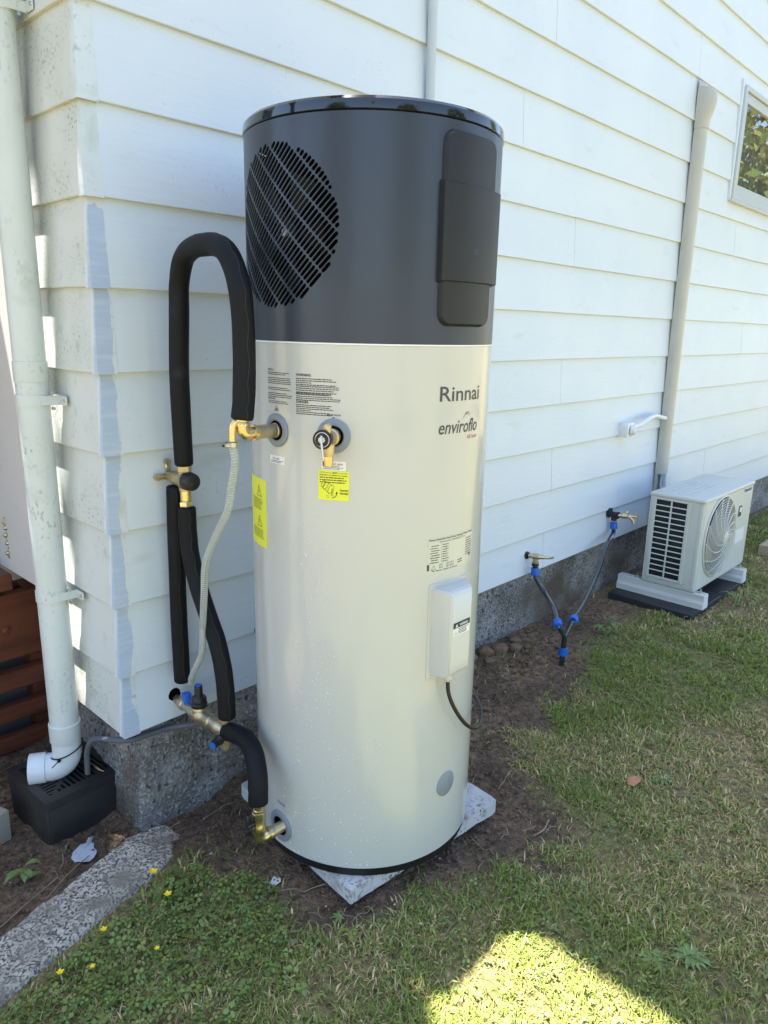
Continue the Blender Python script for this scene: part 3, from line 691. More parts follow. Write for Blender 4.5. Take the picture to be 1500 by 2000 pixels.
part('panel_cover', curved_plate(-108.6, -71.0, 1.3225, 1.5365, .002, .0165, .0015, .004), M['panel'], pan, 30)
gl = MB()
for q in range(3): gl.add([cyl(R_(-90.5)+(.001*q+s*.012+t)/TR, 1.398-.0045*q+h, TR+.0168) for s, t in ((-.5, 0), (.5, 0)) for h in (0, .0012)], [(0, 1, 3, 2)])
part('grip_mark', gl, M['grey'], pan)
# flanges with black bore
def flange(deg, z, r=.0405, hole=.023):
    a = R_(deg); mb = MB(); n = 40; rings = [(r, 0), (r, .0035), (r-.003, .006), (hole+.004, .0065), (hole+.001, .004)]
    vs = []; fs = []
    for rr_, h in rings:
        for i in range(n): t = 2*math.pi*i/n; vs.append(cyl(a+rr_*math.cos(t)/TR, z+rr_*math.sin(t), TR+h))
    for q in range(len(rings)-1):
        for i in range(n): j = (i+1) % n; fs.append((q*n+i, q*n+j, (q+1)*n+j, (q+1)*n+i))
    f = part('flange', mb.add(vs, fs), M['flange'], heater, 35)
    mb = MB(); vs = [cyl(a+(hole+.002)*math.cos(2*math.pi*i/n)/TR, z+(hole+.002)*math.sin(2*math.pi*i/n), TR+.0015) for i in range(n)]
    part('bore', mb.add(vs, [tuple(range(n))]), M['dark'], f)
flange(-179.6, .976); flange(-150.3, .976); flange(178.6, -.136, .045, .026)
mb = MB(); n = 36; vs = []; fs = []
for rr_, h in [(.036, 0), (.036, .002), (.033, .0035), (.001, .0042)]:
    for i in range(n): t = 2*math.pi*i/n; vs.append(cyl(R_(-90.5)+rr_*math.cos(t)/TR, .004+rr_*math.sin(t), TR+h))
for q in range(3):
    for i in range(n): j = (i+1) % n; fs.append((q*n+i, q*n+j, (q+1)*n+j, (q+1)*n+i))
part('blanking_cap', mb.add(vs, fs), M['flange'], heater)
# junction box
jb = part('junction_box', curved_plate(-106.6, -77.5, .338, .603, .008, .0025, .001), M['beige'], heater, 30)
mb = MB()
bk = [(.449, -.779, .352), (.600, -.770, .352), (.600, -.770, .594), (.449, -.779, .594)]
mid = [(.458, -.828, .358), (.553, -.828, .358), (.553, -.828, .590), (.458, -.828, .590)]
fr = [(.464, -.838, .368), (.545, -.838, .368), (.545, -.838, .578), (.464, -.838, .578)]
bm = bmesh.new(); vv = [bm.verts.new(p) for p in bk+mid+fr]
for a in range(2):
    for i in range(4): bm.faces.new((vv[a*4+i], vv[a*4+(i+1) % 4], vv[a*4+4+(i+1) % 4], vv[a*4+4+i]))
bm.faces.new(vv[8:12]); bmesh.ops.bevel(bm, geom=[e for e in bm.edges if len(e.link_faces) == 2], offset=.0035, segments=3, affect='EDGES')
bm.verts.index_update(); mb.add([v.co for v in bm.verts], [[v.index for v in f.verts] for f in bm.faces]); bm.free()
cov = part('cover', mb, M['beige'], jb, 40)
part('cable_gland', MB().lathe((.492, -.812, .356), (0, 0, -1), [(0, .014), (.012, .014), (.016, .010), (.020, .009)], 16), M['beige'], jb)
part('screw', MB().lathe(cyl(R_(-104.6), .350, TR+.0028), (math.cos(R_(-104)), math.sin(R_(-104)), 0), [(0, .0045), (.0015, .004), (.002, .002)], 10), M['alloy'], jb)
part('power_cable', MB().tube(spline([(.492, -.812, .345), (.496, -.814, .30), (.515, -.822, .25), (.553, -.83, .195), (.60, -.828, .160), (.65, -.812, .150), (.72, -.76, .155), (.80, -.66, .12), (.86, -.5, -.05), (.88, -.35, -.25), (.88, -.3, -.33)], 8), .0055, 10), M['black'], heater)
# ---- lettering
def text2d(s, size, bold=0.0, shear=0.0, sx=1.0, align='LEFT'):
    cu = bpy.data.curves.new('txt', 'FONT'); cu.body = s; cu.size = size; cu.offset = bold*size; cu.shear = shear; cu.align_x = align; cu.resolution_u = 3
    o = bpy.data.objects.new('txt', cu); COL.objects.link(o); dg = bpy.context.evaluated_depsgraph_get(); dg.update()
    me = o.evaluated_get(dg).to_mesh(); vs = [(v.co.x*sx, v.co.y) for v in me.vertices]; fs = [tuple(p.vertices) for p in me.polygons]
    o.evaluated_get(dg).to_mesh_clear(); bpy.data.objects.remove(o); bpy.data.curves.remove(cu); return vs, fs
def fit_text(s, size, width, **k):
    vs, fs = text2d(s, size, **k); x = [v[0] for v in vs]; w = max(x)-min(x); x0 = min(x)
    return [((a-x0)*width/w, b_) for a, b_ in vs], fs
def on_cyl(vs, fs, deg, z, h=.0007, tilt=0.0, mb=None):
    mb = mb or MB(); a = R_(deg); mb.add([cyl(a+x/TR, z+y+x*tilt, TR+h) for x, y in vs], fs); return mb
def words(width, lines, lh, hgt, seed, fill=.9, short=()):
    r = random.Random(seed); vs = []; fs = []
    for l in range(lines):
        x = 0; wmax = width*(r.uniform(.75, 1) if l not in short else .35)
        while x < wmax:
            w = r.uniform(1.2, 4.5)*hgt; w = min(w, wmax-x)
            if w < hgt*.5: break
            m = max(1, int(w/.012)); y = -l*lh
            for q in range(m):
                o = len(vs); xa, xb = x+w*q/m, x+w*(q+1)/m
                vs += [(xa, y), (xb, y), (xb, y+hgt*r.uniform(.75, 1)), (xa, y+hgt*.85)]; fs.append((o, o+1, o+2, o+3))
            x += w+hgt*.55
    return vs, fs
DA = lambda d: R_(d)*TR
rin = on_cyl(*fit_text('Rinnai', .050, DA(104.6-78.0), bold=.008), -104.6, 1.0565); part('brand_lettering', rin, M['inkg'], heater, smooth=False)
ev = on_cyl(*fit_text('enviroflo', .046, DA(104.6-78.6), bold=.008, shear=.22), -104.6, .979)
for q in range(2):
    wv = []; 
    for i in range(9):
        t = i/8; u = .077+q*.004+.030*t; y = .036+.0045*math.sin(t*5.2-1.0)+.004*q+.006*t; wv += [(u, y), (u, y+.0018*math.sin(math.pi*(.1+.8*t)))]
    on_cyl(wv, [(2*i, 2*i+2, 2*i+3, 2*i+1) for i in range(8)], -104.6, .979, mb=ev)
part('model_lettering', ev, M['inkg'], heater, smooth=False)
part('series_lettering', on_cyl(*fit_text('GR Series', .0135, DA(8.2)), -86.6, .9615), M['inkr'], heater, smooth=False)
# warning print left
wp = MB(); a0 = -167.9; uz = 1.1075
on_cyl(*text2d('WARNING', .0085, bold=.02), a0, 1.1095, mb=wp)
on_cyl(*words(DA(21.5), 4, .0046, .0022, 1, short=(2,)), a0, 1.103, mb=wp); on_cyl(*words(DA(20), 5, .0046, .0022, 2, short=()), a0, 1.0855, mb=wp)
on_cyl(*fit_text('PRESSURE TEMPERATURE RELIEF (PTR) VALVE', .0062, DA(16.6), bold=.02), a0, 1.0745-.007, mb=wp)
on_cyl(*words(DA(21), 3, .0042, .0020, 3), a0, 1.0625, mb=wp)
on_cyl(*text2d('DANGER', .0085, bold=.02), a0, 1.0475, mb=wp)
on_cyl(*words(DA(20.5), 6, .0042, .0020, 4, short=(3,)), a0, 1.0425, mb=wp)
on_cyl(*fit_text('RELIEF VALVE', .0055, DA(5.8), bold=.02), -153.2, 1.0225, mb=wp)
on_cyl([(-.003, .004), (.003, .004), (0, 0)], [(0, 1, 2)], -150.4, 1.0155, mb=wp)
part('warning_print', wp, M['ink'], heater, smooth=False)
ip = MB(); a1 = 174.6
on_cyl(*text2d('INSTALL', .006, bold=.02), a1, 1.118, mb=ip)
for zz, nl_, sd in ((1.1125, 2, 5), (1.1, 4, 6), (1.077, 2, 7), (1.064, 3, 8)): on_cyl(*words(DA(15.2), nl_, .0042, .0019, sd), a1, zz, mb=ip)
on_cyl(*text2d('IMPORTANT', .0052, bold=.02), a1, 1.050, mb=ip); on_cyl(*words(DA(14), 2, .0042, .0019, 9), a1, 1.045, mb=ip)
def tri_mark(w, h, t):
    o = [(-w/2, 0), (w/2, 0), (0, h)]; c = (0, h*.36); i_ = [(c[0]+(p[0]-c[0])*t, c[1]+(p[1]-c[1])*t) for p in o]
    return o+i_, [(0, 1, 4, 3), (1, 2, 5, 4), (2, 0, 3, 5)]
on_cyl(*tri_mark(.016, .014, .78), -179.6, 1.0225, mb=ip); on_cyl([(-.0035, .003), (.0035, .003), (.0015, .007), (-.002, .006)], [(0, 1, 2, 3)], -179.6, 1.0225, mb=ip)
part('install_print', ip, M['ink'], heater, smooth=False)
def sticker(name, d0, d1, z0, z1, m, h=.0005, label=None):
    nn = 8; vs = []; 
    for i in range(nn+1):
        a = R_(d0+(d1-d0)*i/nn); vs += [cyl(a, z0, TR+h), cyl(a, z1, TR+h)]
    return part(name, MB().add(vs, [(2*i, 2*i+2, 2*i+3, 2*i+1) for i in range(nn)]), m, heater, label=label)
st = sticker('sticker', -157.15, -143.5, .8225, .894, M['yellow'], .0008, 'yellow relief valve instruction sticker'); yp = MB()
on_cyl(*fit_text('The PTR valve lever', .0042, .030), -156.5, .8875, .0012, mb=yp); on_cyl(*fit_text('MUST', .0046, .0115, bold=.03), -150.7, .8875, .0012, mb=yp); on_cyl(*fit_text('be operated', .0042, .021), -148.1, .8875, .0012, mb=yp)
on_cyl(*fit_text('REGULARLY and GENTLY by a resident', .0042, .0685, bold=.015), -156.5, .8815, .0012, mb=yp)
on_cyl(*words(.069, 3, .0056, .0026, 12), -156.5, .8758, .0012, mb=yp)
# valve drawing: outline body, lever and arrow
def stroke(pts, w):
    vs = []; fs = []; P = [Vector(p) for p in pts]
    for i, p in enumerate(P):
        t = (P[min(i+1, len(P)-1)]-P[max(i-1, 0)]).normalized(); nn_ = Vector((-t.y, t.x))*w/2; vs += [tuple(p+nn_), tuple(p-nn_)]
    for i in range(len(P)-1): fs.append((2*i, 2*i+1, 2*i+3, 2*i+2))
    return vs, fs
def ell(cx0, cy0, a, b_, r0, f0=0, f1=360, n=20): return [(cx0+a*math.cos(t)*math.cos(r0)-b_*math.sin(t)*math.sin(r0), cy0+a*math.cos(t)*math.sin(r0)+b_*math.sin(t)*math.cos(r0)) for t in np.linspace(R_(f0), R_(f1), n)]
for pts in (ell(.010, .0385, .004, .0085, -.5), ell(.016, .035, .005, .010, -.5), ell(.029, .0265, .006, .0115, -.5), [(.011, .047), (.034, .036)], [(.008, .030), (.025, .0165)], [(.031, .028), (.034, .028), (.034, .010), (.031, .010), (.031, .028)]):
    on_cyl(*stroke(pts, .0009), -156.6, .8225, .0012, mb=yp)
arc = ell(.031, .018, .0125, .012, 0, -85, -5, 10); on_cyl(*stroke(arc, .0016), -156.6, .8225, .0012, mb=yp); on_cyl([(.0405, .017), (.0465, .017), (.0436, .0225)], [(0, 1, 2)], -156.6, .8225, .0012, mb=yp)
on_cyl(*fit_text('Operate', .0068, .0205, bold=.025), -147.5, .8460, .0012, mb=yp); on_cyl(*fit_text('Gently!', .0068, .0205, bold=.025), -147.5, .8385, .0012, mb=yp)
on_cyl(*fit_text('Ease', .0034, .007), -153.4, .8322, .0012, mb=yp); on_cyl(*fit_text('lug', .0034, .005), -153.2, .8278, .0012, mb=yp)
part('print', yp, M['ink'], st, smooth=False)
st = sticker('sticker', -155.7, -144.9, .8945, .9165, M['stick'], .0004, 'white relief valve name sticker')
part('title', on_cyl(*fit_text('T&P relief valve', .0085, .0475, bold=.01), -154.8, .9075, .0008), M['inkr'], st, smooth=False); part('print', on_cyl(*words(.053, 3, .0033, .0015, 14), -155.1, .9040, .0008), M['ink'], st, smooth=False)
st = sticker('sticker', 175.2, 185.2, .8935, .9135, M['stick'], .0004, 'small white hot outlet sticker')
part('title', on_cyl(*fit_text('Hot outlet', .0075, .026, bold=.01), 177.2, .9045, .0008), M['inkr'], st, smooth=False); part('print', on_cyl(*words(.046, 2, .0036, .0018, 15), 176, .900, .0008), M['ink'], st, smooth=False)
st = sticker('sticker', 150.0, 171.2, .662, .842, M['yellow'], .0004, 'tall yellow warning sticker at the back edge'); yp = MB()
for zz in (.795, .715): on_cyl(*tri_mark(.034, .030, .84), 163.5, zz, .0008, mb=yp); on_cyl([(-.0012, .008), (.0012, .008), (.0016, .018), (-.0016, .018)], [(0, 1, 2, 3)], 163.5, zz, .0008, mb=yp)
on_cyl(*words(.085, 6, .0052, .0020, 16), 154, .786, .0008, mb=yp); on_cyl(*words(.085, 5, .0052, .0020, 17), 154, .705, .0008, mb=yp)
part('print', yp, M['ink'], st, smooth=False)
# blue/white lower sticker by the inlet
st = sticker('sticker', 175.5, 184.8, -.073, -.054, M['clearst'], .0004, 'small sticker above the cold inlet'); part('print', on_cyl(*words(.045, 2, .006, .0028, 18), 176.3, -.062, .0008), M['inkb'], st, smooth=False)
# rating plate
pl = sticker('rating_plate', -107.6, -77.0, .634, .722, M['clearst'], .0003, 'printed rating plate'); yp = MB(); h_ = .0007
on_cyl(*fit_text('Rinnai Enviroflo Heat Pump Storage Water Heater', .0078, DA(29.5), bold=.008), -107.2, .7155, h_, mb=yp)
on_cyl(*fit_text('(Vitreous Enamel on Fully Welded Steel Tank)', .0055, DA(17)), -101.5, .7088, h_, mb=yp)
for i in range(8):
    zz = .7015-.0062*i; on_cyl(*words(.026+.004*(i % 3), 1, .005, .0022, 30+i), -106.0-(.6*(i % 2)), zz, h_, mb=yp); on_cyl(*words(.022, 1, .005, .0022, 40+i, short=()), -99.6, zz, h_, mb=yp)
    on_cyl(*words(.032, 1, .005, .0022, 50+i), -83.6, zz, h_, mb=yp)
on_cyl([(0, -.046), (.0005, -.046), (.0005, .006), (0, .006)], [(0, 1, 2, 3)], -100.2, .7015, h_, mb=yp)
on_cyl(*tri_mark(.014, .013, .8), -104.5, .640, h_, mb=yp)
for x0 in (-101.2, -97.0, -94.3):
    on_cyl(*stroke([(0, 0), (.010, 0), (.010, .010), (0, .010), (0, 0)], .0009), x0, .6425, h_, mb=yp); on_cyl(*stroke([(.005, 0), (.005, .010)], .0009), x0, .6425, h_, mb=yp)
on_cyl(*fit_text('For Advice, Repairs & Service', .0062, DA(15.5)), -105.2, .6352, h_, mb=yp)
on_cyl(*text2d('W', .012, bold=.02), -80.8, .652, h_, mb=yp); on_cyl(*words(.022, 2, .006, .0026, 60), -89.5, .6505, h_, mb=yp)
for i in range(10): on_cyl([(0, .0016*i), (.007, .0016*i), (.007, .0016*i+.0011), (0, .0016*i+.0011)], [(0, 1, 2, 3)], -108.0, .640, h_, mb=yp)
part('print', yp, M['ink'], pl, smooth=False)
# warning label on junction box cover
wl = part('warning_label', MB().bx(.471, .538, -.8388, -.838, .472, .508), M['stick'], cov)
t_ = MB().bx(.471, .538, -.8394, -.839, .493, .508); part('header', t_, M['ink'], wl)
vs, fs = fit_text('WARNING', .010, .034, bold=.02); tw = MB().add([(.495+x, -.8399, .4965+y) for x, y in vs], fs); vs, fs = tri_mark(.010, .009, .1); tw.add([(.484+x, -.8399, .4957+y) for x, y in vs], fs); part('title', tw, M['stick'], wl, smooth=False)
vs, fs = words(.042, 4, .0042, .002, 70); tw = MB().add([(.492+x, -.8393, .4885+y) for x, y in vs], fs); vs, fs = tri_mark(.011, .010, .8); tw.add([(.481+x, -.8393, .476+y) for x, y in vs], fs); part('print', tw, M['ink'], wl, smooth=False)
# water droplets
dm = MB(); r = random.Random(5)
oct_ = [(1, 0, 0), (.7, .7, 0), (0, 1, 0), (-.7, .7, 0), (-1, 0, 0), (-.7, -.7, 0), (0, -1, 0), (.7, -.7, 0)]
for i in range(620):
    t = r.random()**1.4; z = -.19+.98*t; wdt = 34*(1-t*.55)
    a = -168+wdt*(r.random()-.12)*1.0 if z > .2 else r.uniform(172, 172+62)-360
    s = .0011+.0017*r.random()**4; vs = [cyl(R_(a)+q[0]*s/TR, z+q[1]*s*1.25, TR) for q in oct_]+[cyl(R_(a)+q[0]*s*.6/TR, z+q[1]*s*.75, TR+s*.55) for q in oct_]
    dm.add(vs, [(k, (k+1) % 8, (k+1) % 8+8, k+8) for k in range(8)]+[tuple(range(8, 16))])
M['drop'] = mat('water_drop', (.58, .585, .54), .03, coat=1.0, spec=.9)
do_ = part('water_drops', dm, M['drop'], heater, 60); do_['kind'] = 'stuff'

# ------------------------------------------------------------------ plumbing
def hexnut(mb, p, ax, r, l): mb.lathe(p, ax, [(0, r*.94), (l*.12, r), (l*.88, r), (l, r*.94)], 6)
# hot outlet: bronze nipple, brass elbow, hose tail
ho = thing('outlet_fitting', 'brass elbow with hose tail on the upper hot outlet of the heater', 'pipe fitting', (.16, -.472, .976))
ya = -.4735; zh = .976
mb = MB().lathe((.215, ya, zh), (-1, 0, 0), [(-.02, .0165), (.004, .0165), (.005, .0185), (.010, .0185), (.012, .0162), (.060, .0165), (.064, .0185), (.070, .0185)], 24); part('nipple', mb, M['brass2'], ho)
mb = MB().lathe((.147, ya, zh), (-1, 0, 0), [(0, .019), (.008, .019), (.0085, .0145), (.018, .0145)], 24)
mb.tube(spline([(.133, ya, zh), (.121, ya, zh), (.1135, ya, zh+.006), (.112, ya, zh+.018), (.112, ya, zh+.022)], 6), .0145, 20); mb.lathe((.112, ya, zh+.018), (0, 0, 1), [(0, .0165), (.006, .0172), (.010, .015), (.012, .0178), (.024, .0178), (.026, .016), (.034, .015)], 6 if False else 20)
part('elbow', mb, M['brass'], ho)
mb = MB().tube(spline([(.112, ya, zh+.030), (.103, ya+.004, zh+.031), (.0945, ya+.006, zh+.028), (.090, ya+.008, zh+.016), (.0885, ya+.009, zh-.016)], 6), .0085, 14); part('hose_tail', mb, M['brass'], ho)
mb = MB().lathe((.0885, ya+.009, zh-.030), (0, 0, 1), [(0, .0112), (.001, .0122), (.011, .0122), (.012, .0112)], 20).box((.075, ya+.004, zh-.024), (.016, .008, .009), None, .001); part('hose_clamp', mb, M['steel'], ho)
# insulated loop
FR = .0262
def foam(name_, pts, lab, r=FR, seam=True, n=24):
    P = spline(pts, 8); m = len(P); rr = []
    for i in range(m): rr.append(r*(1+.035*(float(vnoise(np.array([i*.33]), np.array([len(lab)*1.7]))[0])-.5)))
    P = [P[0]+(P[0]-P[1]).normalized()*.0]+P+[P[-1]]; rr = [rr[0]*.82]+rr+[rr[-1]*.82]; rr[1] *= .985; rr[-2] *= .985
    P[0] = P[1]+(P[1]-P[2]).normalized()*.004; P[-1] = P[-2]+(P[-2]-P[-3]).normalized()*.004
    mb = MB().tube(P, rr, n); o = part(name_, mb, M['foam'], None, 50)
    u = Vector((-.25, -.95, .1)); sm = []
    for i in range(1, len(P)-1):
        T = (P[i+1]-P[i-1]).normalized(); u = (u-T*u.dot(T)).normalized(); sm.append(P[i]+u*rr[i]*1.0+T.cross(u)*.0022*math.sin(i*.9))
    part('slit', MB().tube(sm, .0011, 5), M['slit'], o, 60); return tag(o, lab, 'insulated pipe', 'black foam insulated pipes')
foam('insulated_pipe', [(.112, ya, 1.012), (.118, ya, 1.06), (.1235, ya+.002, 1.15), (.123, ya+.004, 1.25), (.121, ya+.014, 1.315), (.127, ya+.055, 1.372), (.140, ya+.115, 1.398), (.152, ya+.19, 1.405), (.165, ya+.265, 1.402), (.176, ya+.325, 1.378), (.184, ya+.362, 1.32), (.184, -.105, 1.25), (.179, -.10, 1.10), (.182, -.095, .95), (.185, -.092, .842)], 'black foam insulated pipe bent into a tall upside down U')
foam('insulated_pipe', [(.186, -.094, .716), (.185, -.096, .66), (.184, -.104, .59), (.185, -.130, .51), (.186, -.172, .43), (.187, -.218, .35), (.187, -.245, .27), (.186, -.256, .19), (.185, -.259, .128)], 'black foam insulated pipe curving down from the mixing valve to the lower valves', r=.0255)
foam('insulated_pipe', [(.183, -.040, .768), (.179, -.041, .62), (.175, -.041, .42), (.174, -.042, .30), (.174, -.043, .168)], 'straight black foam insulated pipe flat against the white wall', r=.0245)
foam('insulated_pipe', [(.179, -.268, .088), (.178, -.315, .098), (.174, -.365, .104), (.160, -.418, .094), (.143, -.455, .060), (.133, -.471, .02), (.130, -.474, -.016)], 'short wet black foam insulated pipe elbowing down to the cold inlet', r=.0265)
# mixing valve on wall
mv = thing('mixing_valve', 'bronze mixing valve with round black cap screwed to the wall', 'valve', (.19, 0, .79))
vz = .795; vx = .188
mb = MB().lathe((vx-.0, .010, vz), (0, -1, 0), [(0, .011), (.012, .0125), (.022, .0165), (.036, .0165), (.038, .0185), (.048, .0185), (.052, .0205), (.075, .0215), (.098, .026), (.106, .0275), (.112, .0275)], 26)
mb.box((vx-.026, -.004, vz), (.030, .012, .016), None, .004).lathe((vx-.038, .002, vz), (0, -1, 0), [(0, .009), (.014, .009)], 12).box((vx-.004, -.006, vz+.03), (.018, .010, .032), None, .004).lathe((vx-.004, .0, vz+.042), (0, -1, 0), [(0, .0095), (.012, .0095)], 12)
mb.lathe((vx, -.088, vz), (0, 0, 1), [(0, .018), (.024, .0175), (.026, .0205), (.045, .0205)], 8)
mb.lathe((vx, -.088, vz), (0, 0, -1), [(0, .019), (.020, .0185), (.030, .017)], 20)
part('body', mb, M['brass2'], mv)
part('cap', MB().lathe((vx, -.1015, vz), (0, -1, 0), [(0, .0265), (.006, .0268), (.026, .0245), (.030, .022), (.032, .016), (.0335, 0.001)], 30), M['black'], mv)
part('tailpiece', MB().lathe((vx-.001, -.090, vz-.030), (0, 0, -1), [(0, .0158), (.026, .0158), (.028, .014), (.031, .014)], 24).lathe((vx-.001, -.091, vz-.060), (0, 0, -1), [(0, .0185), (.002, .0198), (.020, .0198), (.022, .0185)], 6), M['brass'], mv)
# lower inlet valve set
iv = thing('inlet_valve', 'brass pressure reducing valve set with black cap and blue knobs', 'valve', (.176, 0, .08))
ax_, az_ = .178, .072
mb = MB().lathe((ax_, .015, .085), (0, -1, 0), [(0, .011), (.04, .011), (.042, .016), (.060, .016), (.062, .014), (.10, .0145), (.11, .019), (.155, .020), (.165, .015), (.185, .0155), (.19, .0175), (.205, .0175), (.208, .0145), (.225, .0145), (.228, .0175), (.250, .018), (.262, .015), (.285, .016)], 22); mb.v = [(ax_+(x-ax_)*1.25, y, .085+(z-.085)*1.25) for x, y, z in mb.v]
mb.lathe((ax_, -.125, .085), (0, 0, 1), [(0, .021), (.012, .023), (.022, .0235), (.028, .021)], 24).lathe((ax_, -.125, .085), (0, 0, -1), [(0, .019), (.020, .017), (.030, .012)], 18)
mb.lathe((ax_+.006, -.256, .080), (0, 0, 1), [(0, .017), (.026, .0175), (.034, .019), (.046, .0175)], 22).lathe((ax_, -.256, .080), (0, 0, -1), [(0, .015), (.03, .0125), (.052, .0115)], 16)
mb.lathe((ax_, -.256, .074), (-.93, -.36, -.06), [(0, .015), (.016, .016), (.026, .0165)], 18)
part('body', mb, M['brass2'], iv)
part('wall_hole', MB().lathe((.172, .0042, .100), (0, -1, 0), [(0, .024), (.0008, .019)], 11, sx=.9), M['dark'], iv)
mb = MB().lathe((ax_, -.125, .112), (0, 0, 1), [(0, .0245), (.010, .025), (.013, .0225), (.022, .0235), (.030, .021), (.036, .013), (.040, .0125), (.066, .0122), (.068, .0115)], 16); rc = part('regulator_cap', mb, M['black'], iv)
part('cap_disc', MB().lathe((ax_, -.125, .1795), (0, 0, 1), [(0, .0112), (.001, .0108)], 16), M['blue'], rc)
mb = MB().lathe((ax_-.006, -.066, .098), (0, 0, 1), [(0, .010), (.012, .011), (.013, .013), (.034, .013), (.036, .011)], 8).box((ax_-.006, -.066, .126), (.010, .030, .018), Matrix.Rotation(.6, 3, 'Z'), .003); part('blue_knob', mb, M['blue'], iv)
dk = V(-.93, -.36, -.06).normalized(); pk = V(ax_, -.256, .074)+dk*.024
mb = MB().lathe(pk, dk, [(0, .0155), (.008, .0165), (.010, .0145), (.030, .0120), (.036, .011)], 14); rk = part('relief_knob', mb, M['black'], iv); part('cap_disc', MB().lathe(pk+dk*.0365, dk, [(0, .0102), (.001, .0098)], 16), M['blue'], rk)
# isolating valve at the cold inlet
cv = thing('isolating_valve', 'brass isolating valve with black lever at the lower cold inlet', 'valve', (.135, -.472, -.12))
zc = -.128; ax2 = .130
mb = MB().lathe((.218, -.478, zc), (-1, .0, 0), [(-.02, .0165), (.006, .0165), (.008, .0155), (.046, .0158), (.048, .0175), (.054, .0175)], 22); part('nipple', mb, M['brass2'], cv)
mb = MB().lathe((.165, -.478, zc), (-1, 0, 0), [(0, .018), (.009, .018), (.010, .0145), (.018, .0145)], 20)
mb.tube(spline([(.152, -.478, zc), (.140, -.477, zc-.001), (.131, -.476, zc+.006), (ax2, -.475, zc+.022)], 6), .0152, 20)
mb.lathe((ax2, -.475, zc+.014), (0, 0, 1), [(0, .0155), (.010, .0175), (.030, .0175), (.032, .0165), (.050, .0165), (.052, .0185), (.068, .0188), (.070, .015), (.078, .0155), (.080, .013), (.115, .0135)], 18)
part('body', mb, M['brass'], cv)
lv = V(-.98, .18, 0).normalized(); lp = V(ax2, -.475, zc+.052)+lv*.016
mb = MB().lathe(lp, lv, [(0, .008), (.012, .008), (.013, .010), (.020, .010)], 12).box(lp+lv*.016+V(0, 0, .012), (.012, .014, .044), None, .003).box(lp+lv*.018+V(.004, -.006, -.016), (.012, .008, .030), Matrix.Rotation(.3, 3, 'X'), .003); part('lever', mb, M['black'], cv)
# relief valve
rvv = thing('relief_valve', 'bronze pressure relief valve with round black disc and lever', 'valve', (.25, -.63, .976))
ar = R_(-150.3); nd = V(math.cos(ar), math.sin(ar), 0); td = V(-math.sin(ar), math.cos(ar), 0); rp = cyl(ar, .976, TR)
mb = MB().lathe(rp-nd*.01, nd, [(0, .0185), (.022, .0185), (.024, .0205), (.034, .0205), (.036, .017), (.052, .018), (.064, .019)], 20)
mb.lathe(rp+nd*.044, (0, 0, -1), [(0, .016), (.030, .0155), (.040, .013)], 18).lathe(rp+nd*.050, (0, 0, 1), [(0, .011), (.022, .0095), (.030, .0105), (.034, .008)], 12)
part('body', mb, M['brass2'], rvv)
part('outlet', MB().lathe(rp+nd*.044+V(0, 0, -.038), (0, 0, -1), [(0, .0125), (.022, .0125), (.024, .0118)], 18), M['brass'], rvv)
dd_ = (nd+V(-.25, -.25, .05)).normalized(); dpn = rp+nd*.060-td*.006
part('disc', MB().lathe(dpn, dd_, [(0, .0215), (.006, .0225), (.008, .021), (.009, .012)], 28), M['black'], rvv)
part('dial_ring', MB().tube([dpn+dd_*.0092+(td*math.cos(t)+V(0, 0, 1)*math.sin(t))*.0165 for t in np.linspace(0, 2*math.pi, 24, endpoint=False)], .0007, 4, closed=True), M['stick'], rvv)
mb = MB().lathe(dpn+dd_*.008, dd_, [(0, .008), (.006, .0075)], 14).tube([dpn+dd_*.015+V(0, 0, .010), dpn+dd_*.017, dpn+dd_*.020+td*.006+V(0, 0, -.045)], [.0026, .0030, .0022], 8); part('lever', mb, M['alloy'], rvv)
# hoses
def hose(name, pts, lab, m1, m2, r=.0095, pitch_=.0072):
    P = spline(pts, 10); t = thing(name, lab, 'hose', tuple(P[-1]), 'drain hoses'); part('tube', MB().tube(P, r, 14, cap=False), m1, t, 60)
    # helix
    D = [0]
    for a, c in zip(P[:-1], P[1:]): D.append(D[-1]+(c-a).length)
    hp = []; n = int(D[-1]/pitch_*10); u = (P[1]-P[0]).orthogonal().normalized(); k = 0
    for i in range(n):
        s = D[-1]*i/n
        while k < len(P)-2 and D[k+1] < s: k += 1
        f = (s-D[k])/max(D[k+1]-D[k], 1e-6); c = P[k].lerp(P[k+1], f); T = (P[k+1]-P[k]).normalized(); u = (u-T*u.dot(T)).normalized(); w = T.cross(u)
        a = 2*math.pi*i/10; hp.append(c+(u*math.cos(a)+w*math.sin(a))*(r*.93))
    part('spiral', MB().tube(hp, .0011, 5), m2, t, 60); return t
hose('drain_hose', [(.0885, ya+.009, .955), (.096, -.462, .91), (.104, -.435, .85), (.110, -.405, .78), (.117, -.34, .70), (.125, -.275, .61), (.142, -.235, .51), (.155, -.20, .40), (.168, -.168, .30), (.181, -.10, .215), (.19, -.06, .16)], 'clear spiral hose hanging from the hot outlet down the wall', M['hose'], M['coil'])
hose('drain_hose', [(.180, -.115, .062), (.200, -.07, .02), (.19, -.02, -.002), (.15, .010, -.008), (.09, .014, -.004), (.03, .018, .0), (-.005, .06, -.005), (-.015, .12, -.022), (-.020, .185, -.055), (-.022, .222, -.11), (-.022, .232, -.165), (-.022, .234, -.195)], 'smoky ribbed hose running under the cladding to the drain grate', M['hosed'], M['coild'], .0088)

